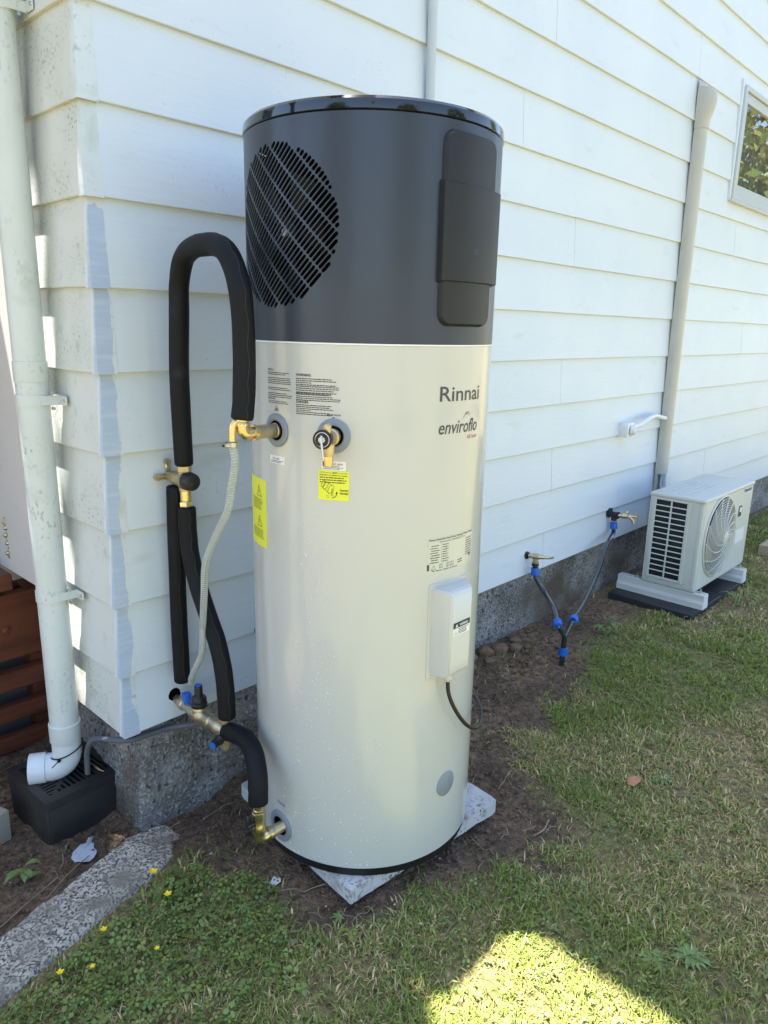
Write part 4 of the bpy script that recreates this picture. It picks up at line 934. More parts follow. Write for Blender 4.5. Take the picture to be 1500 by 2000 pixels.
# ------------------------------------------------------------------ wall conduit, trunking, isolator
co = part('conduit_pipe', MB().lathe((1.276, -.016, 1.2), (0, 0, 1), [(0, .0165), (2.4, .0165)], 20), M['cond']); tag(co, 'grey conduit pipe running up the wall behind the heater', 'conduit')
tk = thing('trunking', 'ivory pipe trunking with rounded top cap running up the wall', 'trunking', (3.645, 0, .05))
def dsec(hw, d, n=9):
    return [(-hw, 0)]+[(-hw*.98+(hw*.98*2)*(.5-.5*math.cos(math.pi*i/n)), -d*(math.sin(math.pi*i/n)**.45 if 0 < i < n else .35)) for i in range(n+1)]+[(hw, 0)]
def loft(secs):
    mb = MB(); vs = []; k = len(secs[0][0]); fs = []
    for s, z in secs: vs += [(3.645+x, -.002+y, z) for x, y in s]
    for q in range(len(secs)-1):
        for i in range(k): fs.append((q*k+i, q*k+(i+1) % k, (q+1)*k+(i+1) % k, (q+1)*k+i))
    fs += [tuple(range(k)), tuple(reversed(range((len(secs)-1)*k, len(secs)*k)))]; return mb.add(vs, fs)
part('cover', loft([(dsec(.040, .060), .36), (dsec(.040, .060), 2.40)]), M['duct'], tk, 35)
part('back_channel', MB().bx(3.608, 3.682, -.018, -.002, .02, .3595), M['duct'], tk)
part('top_cap', loft([(dsec(.043, .064), 2.355), (dsec(.043, .066), 2.40), (dsec(.046, .084), 2.45), (dsec(.046, .094), 2.495), (dsec(.045, .088), 2.535), (dsec(.040, .066), 2.562), (dsec(.03, .03), 2.573)]).bx(3.603, 3.687, -.006, -.001, 2.36, 2.605, .002), M['duct'], tk, 50)
part('refrigerant_pipe', MB().tube(spline([(3.665, -.035, .37), (3.667, -.036, .30), (3.675, -.06, .2), (3.70, -.14, .12), (3.72, -.2, .1)], 6), .017, 14).tube(spline([(3.637, -.036, .37), (3.637, -.037, .28), (3.64, -.08, .18), (3.66, -.19, .1)], 6), .009, 10), M['cond'], tk)
ib = thing('isolator_switch', 'small grey isolator box on the wall beside the trunking', 'switch box', (3.08, 0, .69))
part('box', MB().bx(3.045, 3.125, -.052, .012, .645, .728, .004, 2), M['white'], ib)
part('cable_gland', MB().lathe((3.088, -.050, .686), (.35, -1, 0), [(0, .030), (.010, .030), (.012, .027), (.022, .027), (.026, .022), (.030, .021), (.030, .014)], 20), M['white'], ib)
part('flexible_conduit', MB().tube(spline([(3.115, -.05, .700), (3.19, -.055, .708), (3.30, -.052, .732), (3.42, -.040, .742), (3.52, -.030, .728), (3.60, -.03, .715)], 8), .0135, 14), M['white'], ib)

# ------------------------------------------------------------------ outdoor unit
AX0, AX1, AY0, AY1, AZ0, AZ1 = 3.065, 3.86, -.52, -.22, -.152, .360
pads = []
for i, (x0, x1) in enumerate(((2.955, 3.395), (3.403, 3.84))):
    o = part('rubber_pad', MB().bx(x0, x1, -.565, -.075, -.312, -.252, .004), M['pad']); tag(o, ['black slab under the near rail of the outdoor unit', 'black slab under the far rail of the outdoor unit'][i], 'pad', 'black slabs under the outdoor unit')
for i, xr in enumerate((3.10, 3.735)):
    t = thing('mounting_rail', ['pale aluminium mounting rail under the louvred end of the outdoor unit', 'pale aluminium mounting rail under the far end of the outdoor unit'][i], 'rail', (xr, -.32, -.252), 'rails under the outdoor unit')
    mb = MB()
    sec = [(-.036, 0), (.036, 0), (.036, .030), (.029, .046), (.029, .082), (.010, .084), (.010, .078), (-.010, .078), (-.010, .084), (-.029, .082), (-.029, .046), (-.036, .030)]
    mb.prism([(xr+x, -.572, -.2515+z) for x, z in sec], (0, .50, 0)); part('extrusion', mb, M['rail'], t, 20)
    part('end_cap', MB().prism([(xr+x*.97, -.5785, -.2505+z*.97) for x, z in sec], (0, .006, 0)), M['white'], t, 20)
    for yb in (-.545, -.18): part('foot_bolt', MB().lathe((xr, yb, -.170), (0, 0, 1), [(0, .016), (.004, .016), (.0045, .010), (.012, .010), (.0125, .005), (.026, .005)], 8), M['alloy'], t)
ac = thing('outdoor_unit', 'ivory air conditioner outdoor unit with louvred end and round fan grille', 'air conditioner', (3.46, -.37, AZ0))
# casing: front with round hole, side frame, others
FX, FZ, FRR = 3.345, .108, .232
mb = MB(); fo = []
def rl(x0, x1, z0, z1): return [(x0, z0), (x1, z0), (x1, z1), (x0, z1)]
circ = [(FX+FRR*math.cos(2*math.pi*i/64), FZ+FRR*math.sin(2*math.pi*i/64)) for i in range(64)]
rv, rf = plate_holes(rl(AX0+.012, AX1-.008, AZ0, AZ1-.015), [circ]); mb.add([(x, AY0, z) for x, z in rv], [tuple(f) for f in rf])
sr0, sr1 = (-.447, AZ0+.022), (-.236, AZ1-.028)
rv, rf = plate_holes(rl(AY0+.012, AY1, AZ0, AZ1-.015), [rl(-.428, -.256, -.118, .324)]); mb.add([(AX0, y, z) for y, z in rv], [tuple(f) for f in rf])
for i in range(4):  # rounded front-left corner
    a, c = R_(180+90*i/4), R_(180+90*(i+1)/4); P0 = (AX0+.012+.012*math.cos(a), AY0+.012+.012*math.sin(a)); P1 = (AX0+.012+.012*math.cos(c), AY0+.012+.012*math.sin(c))
    mb.add([(*P0, AZ0), (*P1, AZ0), (*P1, AZ1-.015), (*P0, AZ1-.015)], [(0, 1, 2, 3)])
mb.add([(AX1, AY0+.008, AZ0), (AX1, AY1, AZ0), (AX1, AY1, AZ1-.015), (AX1, AY0+.008, AZ1-.015), (AX1-.008, AY0, AZ0), (AX1-.008, AY0, AZ1-.015), (AX0, AY1, AZ0), (AX0, AY1, AZ1-.015)], [(0, 1, 2, 3), (4, 0, 3, 5), (1, 6, 7, 2), (0, 4, 6, 1)])
casing = part('casing', mb, M['ac'], ac, 30)
part('panel_joint', MB().bx(AX0+.0115, AX0+.013, AY0-.0006, AY0, AZ0, AZ1-.02).bx(AX0-.0006, AX0, AY0+.024, AY0+.0255, AZ0, AZ1-.02), M['bell'], casing)
tpn = MB().bx(AX0-.006, AX1+.004, AY0-.006, AY1+.004, AZ1-.020, AZ1, .006, 3)
for i in range(6): tpn.bx(AX0+.05, AX1-.32, AY1-.03-.034*i-.012, AY1-.03-.034*i, AZ1-.001, AZ1+.0035, .0015)
part('top_panel', tpn, M['ac'], ac, 30)
part('base_pan', MB().bx(AX0+.003, AX1-.003, AY0+.003, AY1-.003, AZ0-.012, AZ0-.0005), M['ac'], ac)
part('coil_fins', MB().bx(AX0+.012, AX0+.02, AY0+.05, AY1-.01, AZ0+.01, AZ1-.03), M['fins'], ac)
lf = MB().bx(AX0-.007, AX0, -.447, -.428, AZ0+.020, AZ1-.026, .002).bx(AX0-.007, AX0, -.256, -.237, AZ0+.020, AZ1-.026, .002).bx(AX0-.0068, AX0, -.428, -.256, .3245, AZ1-.0265, .002).bx(AX0-.0068, AX0, -.428, -.256, AZ0+.0205, -.118, .002)
fr_ = part('louvre_frame', lf, M['ac'], ac, 30)
part('centre_bar', MB().bx(AX0-.006, AX0+.002, -.346, -.338, -.1175, .324, .001), M['ac'], fr_)
slm = mesh_of(MB().box((0, 0, 0), (.010, .1715, .0065), Matrix.Rotation(.25, 3, 'Y'), .001), 'louvre_slat', M['ac'], 30)
for i in range(1, 14): inst('louvre_slat', slm, fr_, (AX0-.001, -.342, -.118+.442*i/14))
for (y, z) in ((-.462, .30), (-.462, -.13), (-.25, -.145)): part('screw', MB().lathe((AX0-.0003, y, z), (-1, 0, 0), [(0, .004), (.0015, .0035)], 8), M['alloy'], casing)
# fan: shroud, blades, grille
part('fan_shroud', MB().lathe((FX, AY0+.10, FZ), (0, -1, 0), [(0, .19), (.05, .195), (.085, .215), (.100, FRR+.001)], 64, cap=False), M['bell'], ac, 60)
part('shroud_back', MB().lathe((FX, AY0+.12, FZ), (0, -1, 0), [(0, .19), (.004, .19)], 40), M['dark'], ac)
fb_ = MB(); fc = V(FX, AY0+.07, FZ)
for k in range(3):
    for j in range(6):
        a0 = 2*math.pi*k/3+.28*j*.55; a1 = a0+.28*.55
        q = lambda a, r_, dy: fc+V(r_*math.cos(a), dy, r_*math.sin(a))
        fb_.add([q(a0, .04, .01-.003*j), q(a0, .18, .03-.011*j), q(a1, .18, .03-.011*(j+1)), q(a1, .04, .01-.003*(j+1))], [(0, 1, 2, 3)])
fb_.lathe(fc+V(0, .02, 0), (0, -1, 0), [(0, .05), (.03, .048), (.036, .02)], 24); part('fan_blade', fb_, M['bell'], ac, 60)
yg = lambda r_: AY0-.012-.030*(1-(r_/FRR)**2)
gw = part('grille_rim', MB().tube([(FX+FRR*math.cos(t), AY0-.004, FZ+FRR*math.sin(t)) for t in np.linspace(0, 2*math.pi, 64, endpoint=False)], .0055, 8, closed=True), M['acfan'], ac, 60)
for r_ in np.linspace(.045, FRR-.012, 15):
    part('grille_ring', MB().tube([(FX+r_*math.cos(t), yg(r_), FZ+r_*math.sin(t)) for t in np.linspace(0, 2*math.pi, 44, endpoint=False)], .0018, 5, closed=True), M['acfan'], ac, 60)
for k in range(14):
    pts = []
    for j in range(10):
        r_ = .03+(FRR-.03)*j/9; a = 2*math.pi*k/14+1.25*(1-j/9)**1.2; pts.append((FX+r_*math.cos(a), yg(r_)-.0015, FZ+r_*math.sin(a)))
    part('grille_spoke', MB().tube(pts, .0030, 6), M['acfan'], ac, 60)
part('grille_hub', MB().lathe((FX, yg(0)+.010, FZ), (0, -1, 0), [(0, .040), (.010, .038), (.014, .03)], 28), M['acfan'], ac)
vs, fs = fit_text('Panasonic', .030, .130, bold=.02); part('brand_lettering', MB().add([(AX1-.165+x, AY0-.0012, .312+y) for x, y in vs], fs), M['inkb'], ac, smooth=False)
part('emblem', MB().bx(3.635, 3.688, AY0-.0012, AY0-.0004, .170, .235), M['ink'], ac); part('emblem_mark', MB().bx(3.647, 3.676, AY0-.002, AY0-.0014, .198, .226, .004), M['stick'], ac)
part('label_sticker', MB().bx(3.64, 3.79, AY0-.001, AY0-.0004, .0, .085), M['stick'], ac)

# ------------------------------------------------------------------ taps and poly pipe
def tap(loc, lab, black_base, dirx):
    t = thing('garden_tap', lab, 'tap', loc, 'outdoor taps on the wall'); x, y, z = loc
    mb = MB().lathe((x, .012, z), (0, -1, 0), [(0, .020), (.014, .019), (.016, .013)], 14)
    if black_base: mb.bx(x-.02, x+.02, -.012, .0, z-.02, z+.035, .004); mb.lathe((x, .0, z), (0, -1, 0), [(0, .017), (.045, .017), (.047, .020), (.06, .020)], 14).lathe((x, -.032, z), (0, 0, -1), [(0, .017), (.035, .017)], 14)
    part('wall_plate', mb, M['black'], t)
    b0 = -.012 if not black_base else -.06
    mb = MB().lathe((x, b0+.006, z), (dirx, -1, 0), [(0, .0105), (.018, .0105), (.02, .015), (.05, .0155), (.055, .011), (.075, .010), (.078, .0075), (.105, .006)], 16)
    d = V(dirx, -1, 0).normalized(); q = V(x, b0+.006, z)+d*.036
    if not black_base: mb.lathe(q, (0, 0, -1), [(0, .012), (.022, .0125), (.024, .016), (.038, .016)], 14)
    else: mb.lathe(q, V(.55, -.25, .75), [(0, .011), (.018, .011), (.02, .014), (.032, .013)], 12); mb.tube([q, q+d*.03+V(0, 0, -.004), q+d*.05+V(0, 0, -.022), q+d*.055+V(0, 0, -.04)], .011, 12)
    e = V(x, b0+.006, z)+d*.10; mb.tube([e+V(.0, 0, .020), e, e+V(0, 0, -.020)] if black_base else [e, e+d*.025+V(.0, 0, .006)], .0058, 8)
    part('spout', mb, M['brass2'], t); return q
q1 = tap((2.165, 0, .126), 'old brass garden tap low on the wall nearest the heater', False, .45)
q2 = tap((3.027, 0, .196), 'brass garden tap on a black wall plate beside the outdoor unit', True, .5)
wp_ = thing('water_pipe', 'black poly water pipes joining in a Y with blue fittings', 'water pipe', (1.99, -.34, -.29))
Yj = V(1.985, -.338, -.155)
s1 = q1+V(0, 0, -.058); s2 = V(3.027, -.032, .150)
e1 = V(1.905, -.345, -.075)
e2 = V(2.03, -.348, -.083)
h1 = spline([s1, s1+V(-.002, -.012, -.05), s1+V(-.03, -.085, -.105), V(2.02, -.25, -.045), e1], 8); 
h2 = spline([s2, s2+V(-.012, -.010, -.06), V(2.86, -.085, .06), V(2.60, -.17, -.035), V(2.30, -.265, -.085), e2], 8)
for P in (h1, h2): part('pipe', MB().tube(P, .0128, 14), M['poly'], wp_, 60)
part('pipe', MB().tube([Yj+V(-.003, .0, -.05), V(1.962, -.349, -.42)], .0128, 14), M['poly'], wp_)
st_ = MB()
for P in (h1, h2): st_.tube([p+V(-.007, -.0095, .0) for p in P], .0022, 5)
part('pipe_stripe', st_, M['polyl'], wp_, 60)
part('y_body', MB().tube([e1, Yj], .0115, 12).tube([e2, Yj], .0115, 12).tube([Yj, Yj+V(-.002, 0, -.06)], .013, 12), M['poly'], wp_)
def nut(p, d): return part('coupling_nut', MB().lathe(p, d, [(0, .0185), (.001, .0200), (.026, .0212), (.027, .0222), (.037, .0222), (.038, .0195)], 12), M['blue'], wp_, 25)
nut(s1, (h1[3]-h1[0])); nut(s2, (h2[3]-h2[0])); nut(e1, h1[-4]-h1[-1]); nut(e2, h2[-4]-h2[-1]); nut(Yj+V(-.002, 0, -.05), (0, 0, -1))
part('adaptor', MB().lathe(s1+V(0, 0, .024), (0, 0, -1), [(0, .018), (.014, .019), (.016, .013), (.03, .012)], 10), M['black'], wp_)

# ------------------------------------------------------------------ loose things on the ground
def gz(x, y): return float(ground_z(np.array([float(x)]), np.array([float(y)]))[0])
o = part('timber_block', MB().bx(4.60, 4.95, -.52, -.40, -.31, -.225, .004), M['timber']); tag(o, 'pale timber block on the grass at the right edge', 'timber')
o = part('timber_plank', MB().box((-.292, .39, -.315), (.05, .18, .12), Matrix.Rotation(.3, 3, 'Z'), .003), M['plank']); tag(o, 'pale plank end at the left edge beside the drain', 'timber')
def flat_bit(name, x, y, pts, m, lab, cat, h=.006, curl=.006, grp=None):
    z = gz(x, y)+h; mb = MB(); n = len(pts); c = (x, y, z+curl)
    vs = [(x+p[0], y+p[1], z+curl*math.sin(i*2.1)) for i, p in enumerate(pts)]+[c]; k = len(vs); vs += [(a, b_, q-.0015) for a, b_, q in vs]
    fs = [(i, (i+1) % n, n) for i in range(n)]+[((i+1) % n+k, i+k, n+k) for i in range(n)]+[(i, i+k, (i+1) % n+k, (i+1) % n) for i in range(n)]
    return tag(part(name, mb.add(vs, fs), m, None, 60), lab, cat, grp)
flat_bit('plastic_scrap', -.115, .085, [(.052, .046), (.034, .046), (.022, .034), (.004, .036), (-.012, .024), (-.026, .022), (-.034, .008), (-.042, -.004), (-.040, -.022), (-.030, -.032), (-.022, -.046), (-.006, -.050), (.010, -.046), (.022, -.036), (.030, -.020), (.028, -.004), (.036, .010), (.034, .026)], M['scrap'], 'torn pale grey scrap lying beside the drain box', 'scrap', .006, .003)
flat_bit('dead_leaf', 1.308, -1.007, [(.03, .01), (.0, .022), (-.03, .012), (-.03, -.012), (.01, -.018), (.032, -.008)], M['leafbrown'], 'brown dead leaf lying on the lawn', 'leaf', .022, .004)
flat_bit('paper_scrap', .179, -.478, [(.018, .0), (.006, .016), (-.014, .008), (-.010, -.012), (.008, -.014)], M['stick'], 'small white paper scrap on soil left of the paver', 'scrap', .006, .004)
flat_bit('dead_leaf', .064, -.69, [(.016, .0), (.0, .010), (-.018, .004), (-.016, -.006), (.004, -.010)], M['twig'], 'curled straw coloured leaf in front of the paver', 'leaf', .01, .006)
tw = MB(); r = random.Random(3)
def twig(x, y, a, l, rr_=.0016):
    P = []
    for i in range(5):
        t = i/4-.5; px_ = x+l*t*math.cos(a)+r.uniform(-.006, .006); py_ = y+l*t*math.sin(a)+r.uniform(-.006, .006); P.append((px_, py_, gz(px_, py_)+.006+r.uniform(0, .012)))
    tw.tube(spline(P, 3), rr_*r.uniform(.6, 1.1), 5)
tspots = [(-.25, -.02, .5, .30), (-.34, -.02, .35, .25), (-.17, .10, 1.0, .12), (.10, -.05, .2, .07), (.21, -.56, -.5, .12), (.9, -.9, .1, .12), (1.15, -.62, .8, .08)]
for a in tspots: twig(*a, .002)
for i in range(170):
    if i < 90: x, y = r.gauss(2.35, .28), r.gauss(-.33, .13)
    else: x, y = r.uniform(-.5, 1.9), r.uniform(-1.0, .2)
    if y > -.02 and x > .05: continue
    twig(x, y, r.uniform(0, 6.3), r.uniform(.03, .13), .0011)
o = part('dry_straw', tw, M['twig'], None, 80); tag(o, 'dry straw stalks and twigs scattered over soil by the wall', 'straw', kind='stuff')
# clods
cl = MB(); base = [(math.cos(a)*math.cos(b_), math.sin(a)*math.cos(b_), math.sin(b_)) for b_ in (-.6, .5) for a in np.linspace(0, 2*math.pi, 6, endpoint=False)]+[(0, 0, 1), (0, 0, -1)]
cf = [(i, (i+1) % 6, (i+1) % 6+6, i+6) for i in range(6)]+[(i+6, (i+1) % 6+6, 12) for i in range(6)]+[((i+1) % 6, i, 13) for i in range(6)]
N_ = 6500; cxs = rng.uniform(-.75, 2.3, N_); cys = rng.uniform(-1.15, .7, N_); keep = (grass_amount(cxs, cys) < .35) & ~((cxs > .05) & (cys > .03)); cxs, cys = cxs[keep], cys[keep]; czs = ground_z(cxs, cys)
for x, y, z in zip(cxs, cys, czs):
    big = (abs(x-1.95) < .25 and y > -.28) or (abs(x-1.75) < .2 and y > -.2); s = random.uniform(.0022, .007)*(2.2 if big and random.random() < .4 else 1)
    cl.add([(x+q[0]*s*random.uniform(.7, 1.3), y+q[1]*s*random.uniform(.7, 1.3), z+s*.35+q[2]*s*random.uniform(.6, 1)) for q in base], cf)
for (x, y, s) in [(1.87, -.06, .05), (1.95, -.10, .04), (1.80, -.03, .045), (2.02, -.05, .035), (1.74, -.10, .03), (1.70, -.02, .04), (1.62, -.08, .03)]:
    cl.add([(x+q[0]*s*random.uniform(.8, 1.2), y+q[1]*s*random.uniform(.8, 1.2), -.285+s*.2+q[2]*s*random.uniform(.6, 1)) for q in base], cf)
o = part('soil_clods', cl, M['clod'], None, 70); tag(o, 'crumbly dark soil clods around the paver and foundation', 'soil', kind='stuff')
# pebbles
pb = MB(); r = random.Random(8)
for i in range(90):
    x, y = r.uniform(-.6, 1.8), r.uniform(-1.0, .35)
    if grass_amount(np.array([x]), np.array([y]))[0] > .4 or (x > .05 and y > .02): continue
    s = r.uniform(.0018, .005); z = gz(x, y); pb.add([(x+q[0]*s*1.3, y+q[1]*s, z+s*.2+q[2]*s*.45) for q in base], cf)
o = part('pebbles', pb, M['pebble'], None, 70); tag(o, 'tiny pale stones and chips scattered on the soil', 'stones', kind='stuff')

# ------------------------------------------------------------------ grass
def blades(n, x0, x1, y0, y1, lmin, lmax, w, thin=1.0, mask=None):
    x = rng.uniform(x0, x1, n); y = rng.uniform(y0, y1, n); ga = grass_amount(x, y)
    pat = fbm(x*1.7+9, y*1.7, 3); fine = fbm(x*7, y*7+3, 3)
    keep = rng.random(n) < np.clip(ga*(.22+1.25*np.clip((fine-.33)*3.2, 0, 1)), .012*(y < .0), 1)
    keep &= ~((x > .02) & (y > -.005)) & ~((x > 2.94) & (x < 3.85) & (y > -.57))
    lp_ = (x-.5755)*.996-(y+.4375)*-.088*-1; lx = (x-.5755)*math.cos(R_(5.05))-(y+.4375)*math.sin(R_(5.05)); ly = (x-.5755)*math.sin(R_(5.05))+(y+.4375)*math.cos(R_(5.05))
    keep &= ~((np.abs(lx) < .305) & (np.abs(ly) < .303))
    keep &= ~((y > -.212+(x-.12)*.225+(fbm(x*14, y*14, 2)-.4)*.05) & (x < .06))
    x, y, pat, fine, ga = x[keep], y[keep], pat[keep], fine[keep], ga[keep]; n = len(x); z = ground_z(x, y)-.003
    ln = rng.uniform(lmin, lmax, n)*(.6+.8*fine); az = rng.uniform(0, 2*np.pi, n); lean = rng.uniform(.55, 1.6, n)
    wd = w*np.where(rng.random(n) < .12, rng.uniform(1.6, 2.6, n), rng.uniform(.55, 1.25, n)); dx, dy = np.cos(az), np.sin(az); px, py = -dy, dx
    b0 = np.stack([x, y, z], 1); side = np.stack([px*wd/2, py*wd/2, 0*wd], 1)
    mid = b0+np.stack([dx*np.sin(lean*.5)*ln*.55, dy*np.sin(lean*.5)*ln*.55, np.cos(lean*.5)*ln*.55], 1)
    tip = mid+np.stack([dx*np.sin(lean*1.25)*ln*.5, dy*np.sin(lean*1.25)*ln*.5, np.cos(lean*1.25)*ln*.45], 1)
    vs = np.stack([b0-side, b0+side, mid+side*.9, mid-side*.9, tip], 1).reshape(-1, 3)
    o = (np.arange(n)*5)[:, None]; f = np.concatenate([o+[[0, 1, 2]], o+[[0, 2, 3]], o+[[3, 2, 4]]], 1).reshape(-1)
    g1 = np.array([.160, .215, .042]); g2 = np.array([.32, .365, .085]); dr = np.array([.66, .52, .26])
    t = rng.random(n)[:, None]; c = g1+(g2-g1)*t
    dryp = np.clip((pat-.45)*3.0, 0, .5)+.06; isd = (rng.random(n) < dryp)[:, None]
    c = np.where(isd, dr*(.55+.6*rng.random((n, 1))), c)*(.8+.4*rng.random((n, 1)))
    return vs, f, np.repeat(c, 5, 0)
allv, allf, allc, off = [], [], [], 0
for a in [(150000, -1.0, 1.35, -1.75, -.15, .013, .040, .0026), (95000, 1.1, 3.2, -1.7, -.05, .016, .040, .0032), (52000, 2.6, 6.5, -1.6, .0, .022, .048, .0045), (36000, -2.6, 3.5, -3.6, -1.7, .02, .045, .0045), (26000, 3, 8.5, -3.6, -1.5, .03, .06, .008)]:
    v, f, c = blades(*a); allv.append(v); allf.append(f+off); allc.append(c); off += len(v)
me = np_mesh('grass', np.concatenate(allv), np.concatenate(allf), 3, M['blade'], np.concatenate(allc))
o = bpy.data.objects.new('grass', me); COL.objects.link(o); tag(o, 'short mown lawn grass with dry straw coloured patches', 'grass', kind='stuff')
# clover, buttercup and plantain leaves
def leaves(spots, name, lab, size, col, nper=3, tall=.02):
    n = len(spots); S = np.array(spots); vs = []; fs = []; cs_ = []
    zs = ground_z(S[:, 0], S[:, 1])
    for i in range(n):
        x, y = S[i]; z = zs[i]+rng.uniform(.006, tall); a0 = rng.uniform(0, 6.28); s = size*rng.uniform(.45, 1.45); tx, ty = rng.uniform(-.45, .45, 2); c = np.array(col)*rng.uniform(.65, 1.35)*[rng.uniform(.85, 1.3), 1, rng.uniform(.8, 1.2)]
        for k in range(nper):
            a = a0+2*math.pi*k/nper+rng.uniform(-.15, .15); o = len(vs)
            for (r_, w_) in ((.12, 0), (.55, -.38), (.95, -.24), (1.0, .0), (.95, .24), (.55, .38)):
                lx = s*(r_*math.cos(a)-w_*math.sin(a)); ly = s*(r_*math.sin(a)+w_*math.cos(a)); vs.append((x+lx, y+ly, z+lx*tx+ly*ty-.25*s*(abs(w_)*-1+r_*.4)))
                cs_.append(c*(1.15 if w_ == 0 else .95))
            fs += [o, o+1, o+2, o, o+2, o+3, o, o+3, o+4, o, o+4, o+5]
    me = np_mesh(name, np.array(vs), np.array(fs), 3, M['blade'], np.array(cs_)); o = bpy.data.objects.new(name, me); COL.objects.link(o); return tag(o, lab, 'ground cover', kind='stuff')
x = rng.uniform(-.95, .35, 30000); y = rng.uniform(-1.05, -.2, 30000); d = ((x+.22)/.50)**2+((y+.47)/.26)**2
edge = -.222+(x-.10)*.225
k = (rng.random(30000) < np.exp(-d*1.2)) & (grass_amount(x, y) > .5) & (y < edge-.025+(fbm(x*12, y*12, 2)-.4)*.05); sp = np.c_[x[k], y[k]][:1700]
leaves(sp, 'clover_patch', 'dense low clover and buttercup leaves beside the concrete strip', .0112, (.175, .24, .062), 3, .030)
x = rng.uniform(.2, 4.5, 16000); y = rng.uniform(-1.7, -.3, 16000)
k = (rng.random(16000) < fbm(x*3+40, y*3, 3)**2*1.8) & (grass_amount(x, y) > .5); sp = np.c_[x[k], y[k]][:3400]
leaves(sp, 'lawn_weeds', 'small round weed leaves through the lawn right of the heater', .0085, (.19, .25, .085), 3, .022)
def rosette(x, y, n, ln, w, lab, col_m=M['weed'], up=.35, stem=0.0, name='weed'):
    z = gz(x, y); t = thing(name, lab, 'weed', (x, y, z))
    for i in range(n):
        a = 2*math.pi*i/n+random.uniform(-.3, .3); l = ln*random.uniform(.65, 1.15); d = V(math.cos(a), math.sin(a), 0); s = V(-d.y, d.x, 0); u = random.uniform(.5, 1.3)*up
        vs = []; zz = z+stem*(i/max(n-1, 1))
        for k, (tt, ww) in enumerate(((0, .15), (.25, .7), (.5, 1), (.75, .75), (1, .05))):
            p = V(x, y, zz)+d*l*tt+V(0, 0, l*(u*tt*1.6-u*tt*tt*1.5)+.004); vs += [p-s*w*ww/2+V(0, 0, w*.12*ww), p, p+s*w*ww/2+V(0, 0, w*.12*ww)]
        fs = []
        for k in range(4): fs += [(3*k, 3*k+1, 3*k+4, 3*k+3), (3*k+1, 3*k+2, 3*k+5, 3*k+4)]
        part('leaf', MB().add(vs, fs), col_m, t, 60)
    if stem: part('stem', MB().tube([(x, y, z-.01), (x+.003, y, z+stem)], .0022, 6), col_m, t)
    return t
rosette(-.29, .085, 9, .055, .019, 'small leafy weed growing in soil left of the drain box', up=.5, stem=.05)
rosette(2.42, -.33, 12, .075, .014, 'tall leafy weed in straw beside the poly pipe', up=.9, stem=.09)
rosette(3.42, -.66, 12, .14, .010, 'grassy weed tuft growing in front of the black slabs', up=1.2)
rosette(.735, -1.42, 22, .050, .012, 'broad dandelion rosette in the lawn at bottom right', up=.25)
rosette(.66, -1.36, 16, .040, .010, 'second dandelion rosette left of the broad one', up=.25)
rosette(1.42, -1.06, 12, .05, .011, 'flat weed rosette near the dead leaf on the lawn', up=.2)
rosette(.215, -.70, 7, .022, .009, 'tiny weed sprouting in soil at the front corner of the paver', up=.5)
# flowers
fl = [(-.066, -.259, 'yellow buttercup nearest the concrete strip and house corner', 1.25), (-.087, -.361, 'yellow buttercup in the mossy clover', 1.1), (-.259, -.352, 'yellow buttercup at the strip edge left of centre', .9), (-.199, -.497, 'small closed yellow buttercup deep in the clover', .7), (-.382, -.397, 'yellow buttercup furthest left in the clover', .9), (-.326, -.435, 'pale yellow buttercup beside the furthest left one', .7), (.449, -1.283, 'yellow buttercup in the sunlit patch of lawn', .9)]
for x, y, lab, s in fl:
    z = gz(x, y); t = thing('buttercup', lab, 'flower', (x, y, z), 'yellow buttercups'); top = V(x+random.uniform(-.005, .005), y, z+.042)
    part('stem', MB().tube([(x, y, z), (x+.002, y+.002, z+.02), top], .0009, 5), M['weed'], t)
    for k in range(5):
        a = 2*math.pi*k/5; d = V(math.cos(a), math.sin(a), 0); sd = V(-d.y, d.x, 0); q = .0085*s
        part('petal', MB().add([top, top+d*q*.6-sd*q*.45+V(0, 0, q*.35), top+d*q*1.1-sd*q*.25+V(0, 0, q*.55), top+d*q*1.1+sd*q*.25+V(0, 0, q*.55), top+d*q*.6+sd*q*.45+V(0, 0, q*.35)], [(0, 1, 2, 3, 4)]), M['petal'], t)

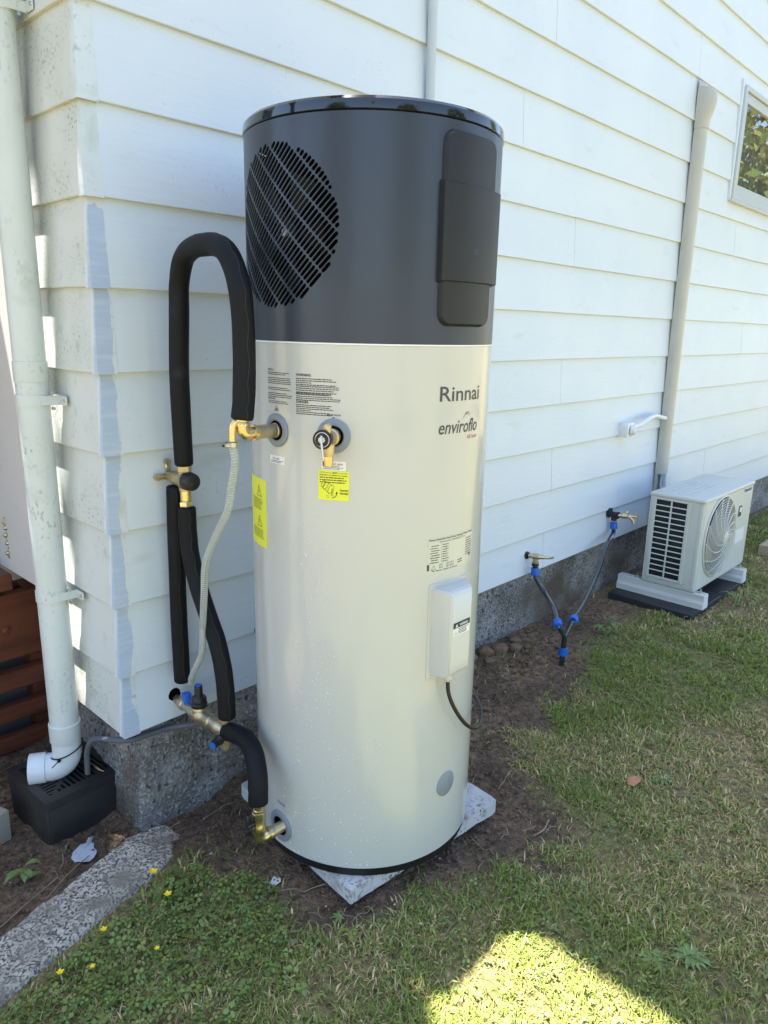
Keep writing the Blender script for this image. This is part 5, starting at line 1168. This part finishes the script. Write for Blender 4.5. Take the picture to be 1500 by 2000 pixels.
# ------------------------------------------------------------------ trees of the garden (seen mirrored in window and lid; the corner one added to cast shade)
def tree(x, y, trunk_pts, blobs, nleaf, ls, lab, col=(.075, .12, .03)):
    t = thing('garden_tree', lab, 'tree', (x, y, gz(x, y)), 'garden trees')
    mb = MB(); P = spline(trunk_pts, 5); mb.tube(P, [.16*(1-.75*i/(len(P)-1)) for i in range(len(P))], 9)
    for b_ in blobs: mb.tube(spline([trunk_pts[-2], (Vector(trunk_pts[-1])+Vector(b_[:3]))/2+V(0, 0, -.1), b_[:3]], 4), [.05, .045, .04, .035, .03, .025, .02, .015, .01], 6)
    part('trunk', mb, M['bark'], t, 60)
    vol = np.array([b_[3]*b_[4]*b_[5] for b_ in blobs]); pick = rng.choice(len(blobs), nleaf, p=vol/vol.sum()); B = np.array(blobs)[pick]
    d = rng.normal(size=(nleaf, 3)); d /= np.linalg.norm(d, axis=1)[:, None]; rad = rng.random(nleaf)**.45
    p = B[:, :3]+d*rad[:, None]*B[:, 3:6]; cl_ = fbm(p[:, 0]*2.2+p[:, 2], p[:, 1]*2.2+p[:, 2]*1.7, 2); k = cl_ > (.33 if ls > .1 else .0); p = p[k]; n = len(p)
    a = rng.normal(size=(n, 3)); a /= np.linalg.norm(a, axis=1)[:, None]; b2 = np.cross(a, rng.normal(size=(n, 3))); b2 /= np.linalg.norm(b2, axis=1)[:, None]
    s = (ls*rng.uniform(.6, 1.3, n))[:, None]; vs = np.stack([p-a*s, p+b2*s*.45, p+a*s, p-b2*s*.45], 1).reshape(-1, 3)
    c = np.array(col)*rng.uniform(.6, 1.6, (n, 1))*np.stack([rng.uniform(.8, 1.5, n), np.ones(n), rng.uniform(.6, 1.2, n)], 1)
    me = np_mesh('crown', vs, np.arange(4*n), 4, M['leaf'], np.repeat(c, 4, 0)); o = bpy.data.objects.new('crown', me); COL.objects.link(o); o.parent = t; o.location = -t.location
    return t
tree(-1.9, .35, [(-1.9, .35, -.4), (-1.85, .38, 1.2), (-1.6, .42, 2.4), (-1.15, .45, 3.1)], [(-.68, .02, 3.7, .32, .32, .3), (-.68, .48, 3.8, .30, .40, .3), (-1.1, .4, 3.9, .4, .6, .4), (-1.5, .3, 3.8, .4, .5, .4), (-.34, .00, 3.7, .15, .27, .22), (-.34, .34, 3.75, .15, .28, .22), (-.82, .92, 3.8, .3, .36, .3), (-1.1, -.1, 3.8, .3, .4, .3), (-.375, .68, 3.8, .09, .15, .14), (-.42, .72, 3.8, .09, .20, .14), (-.27, .68, 3.75, .05, .10, .1), (-.345, .85, 3.8, .05, .12, .1), (-.62, 1.15, 3.8, .22, .32, .3), (-.95, 1.35, 3.8, .3, .3, .3)], 42000, .055, 'small tree added out of view on the left to shade the house corner')  # tree added out of view, crown lobes placed to shade corner and strip
tree(12.3, -2.9, [(12.3, -2.9, -.4), (12.2, -2.8, 1.2), (12.3, -3.0, 2.4), (12.3, -2.9, 3.4)], [(12.3, -2.9, 4.2, 1.3, 1.5, 1.3), (11.6, -1.8, 3.4, .9, 1.0, .9), (12.6, -4.2, 3.8, 1.2, 1.3, 1.2), (12.0, -2.6, 2.6, 1.0, 1.0, .9), (12.4, -3.2, 5.4, 1.2, 1.2, 1.0)], 9000, .11, 'broad garden tree mirrored in the window', (.16, .20, .055))
tree(5.5, -10.5, [(5.5, -10.5, -.4), (5.4, -10.4, 1.6), (5.5, -10.6, 3.0), (5.5, -10.5, 4.2)], [(5.5, -10.5, 4.6, 2.0, 1.8, 1.8), (4.2, -10.2, 3.4, 1.4, 1.2, 1.2), (6.9, -10.6, 3.6, 1.6, 1.4, 1.3)], 6000, .18, 'garden tree at the back of the lawn, furthest from the house')
tree(-2.5, -10, [(-2.5, -10, -.4), (-2.5, -10, 1.6), (-2.4, -10, 2.6), (-2.5, -10, 3.6)], [(-2.5, -10, 4.0, 1.9, 1.7, 1.6), (-3.8, -10, 3.0, 1.3, 1.2, 1.1), (-1.2, -10.2, 2.9, 1.4, 1.2, 1.1)], 6000, .18, 'garden tree behind the viewer on the left')
tree(-9, -3, [(-9, -3, -.4), (-9, -3, 1.4), (-8.9, -3, 2.4), (-9, -3, 3.4)], [(-9, -3, 3.8, 1.8, 1.8, 1.6), (-8.6, -4.3, 2.8, 1.2, 1.3, 1.1), (-9, -1.6, 2.8, 1.3, 1.3, 1.1)], 6000, .18, 'garden tree far out to the left of the deck')
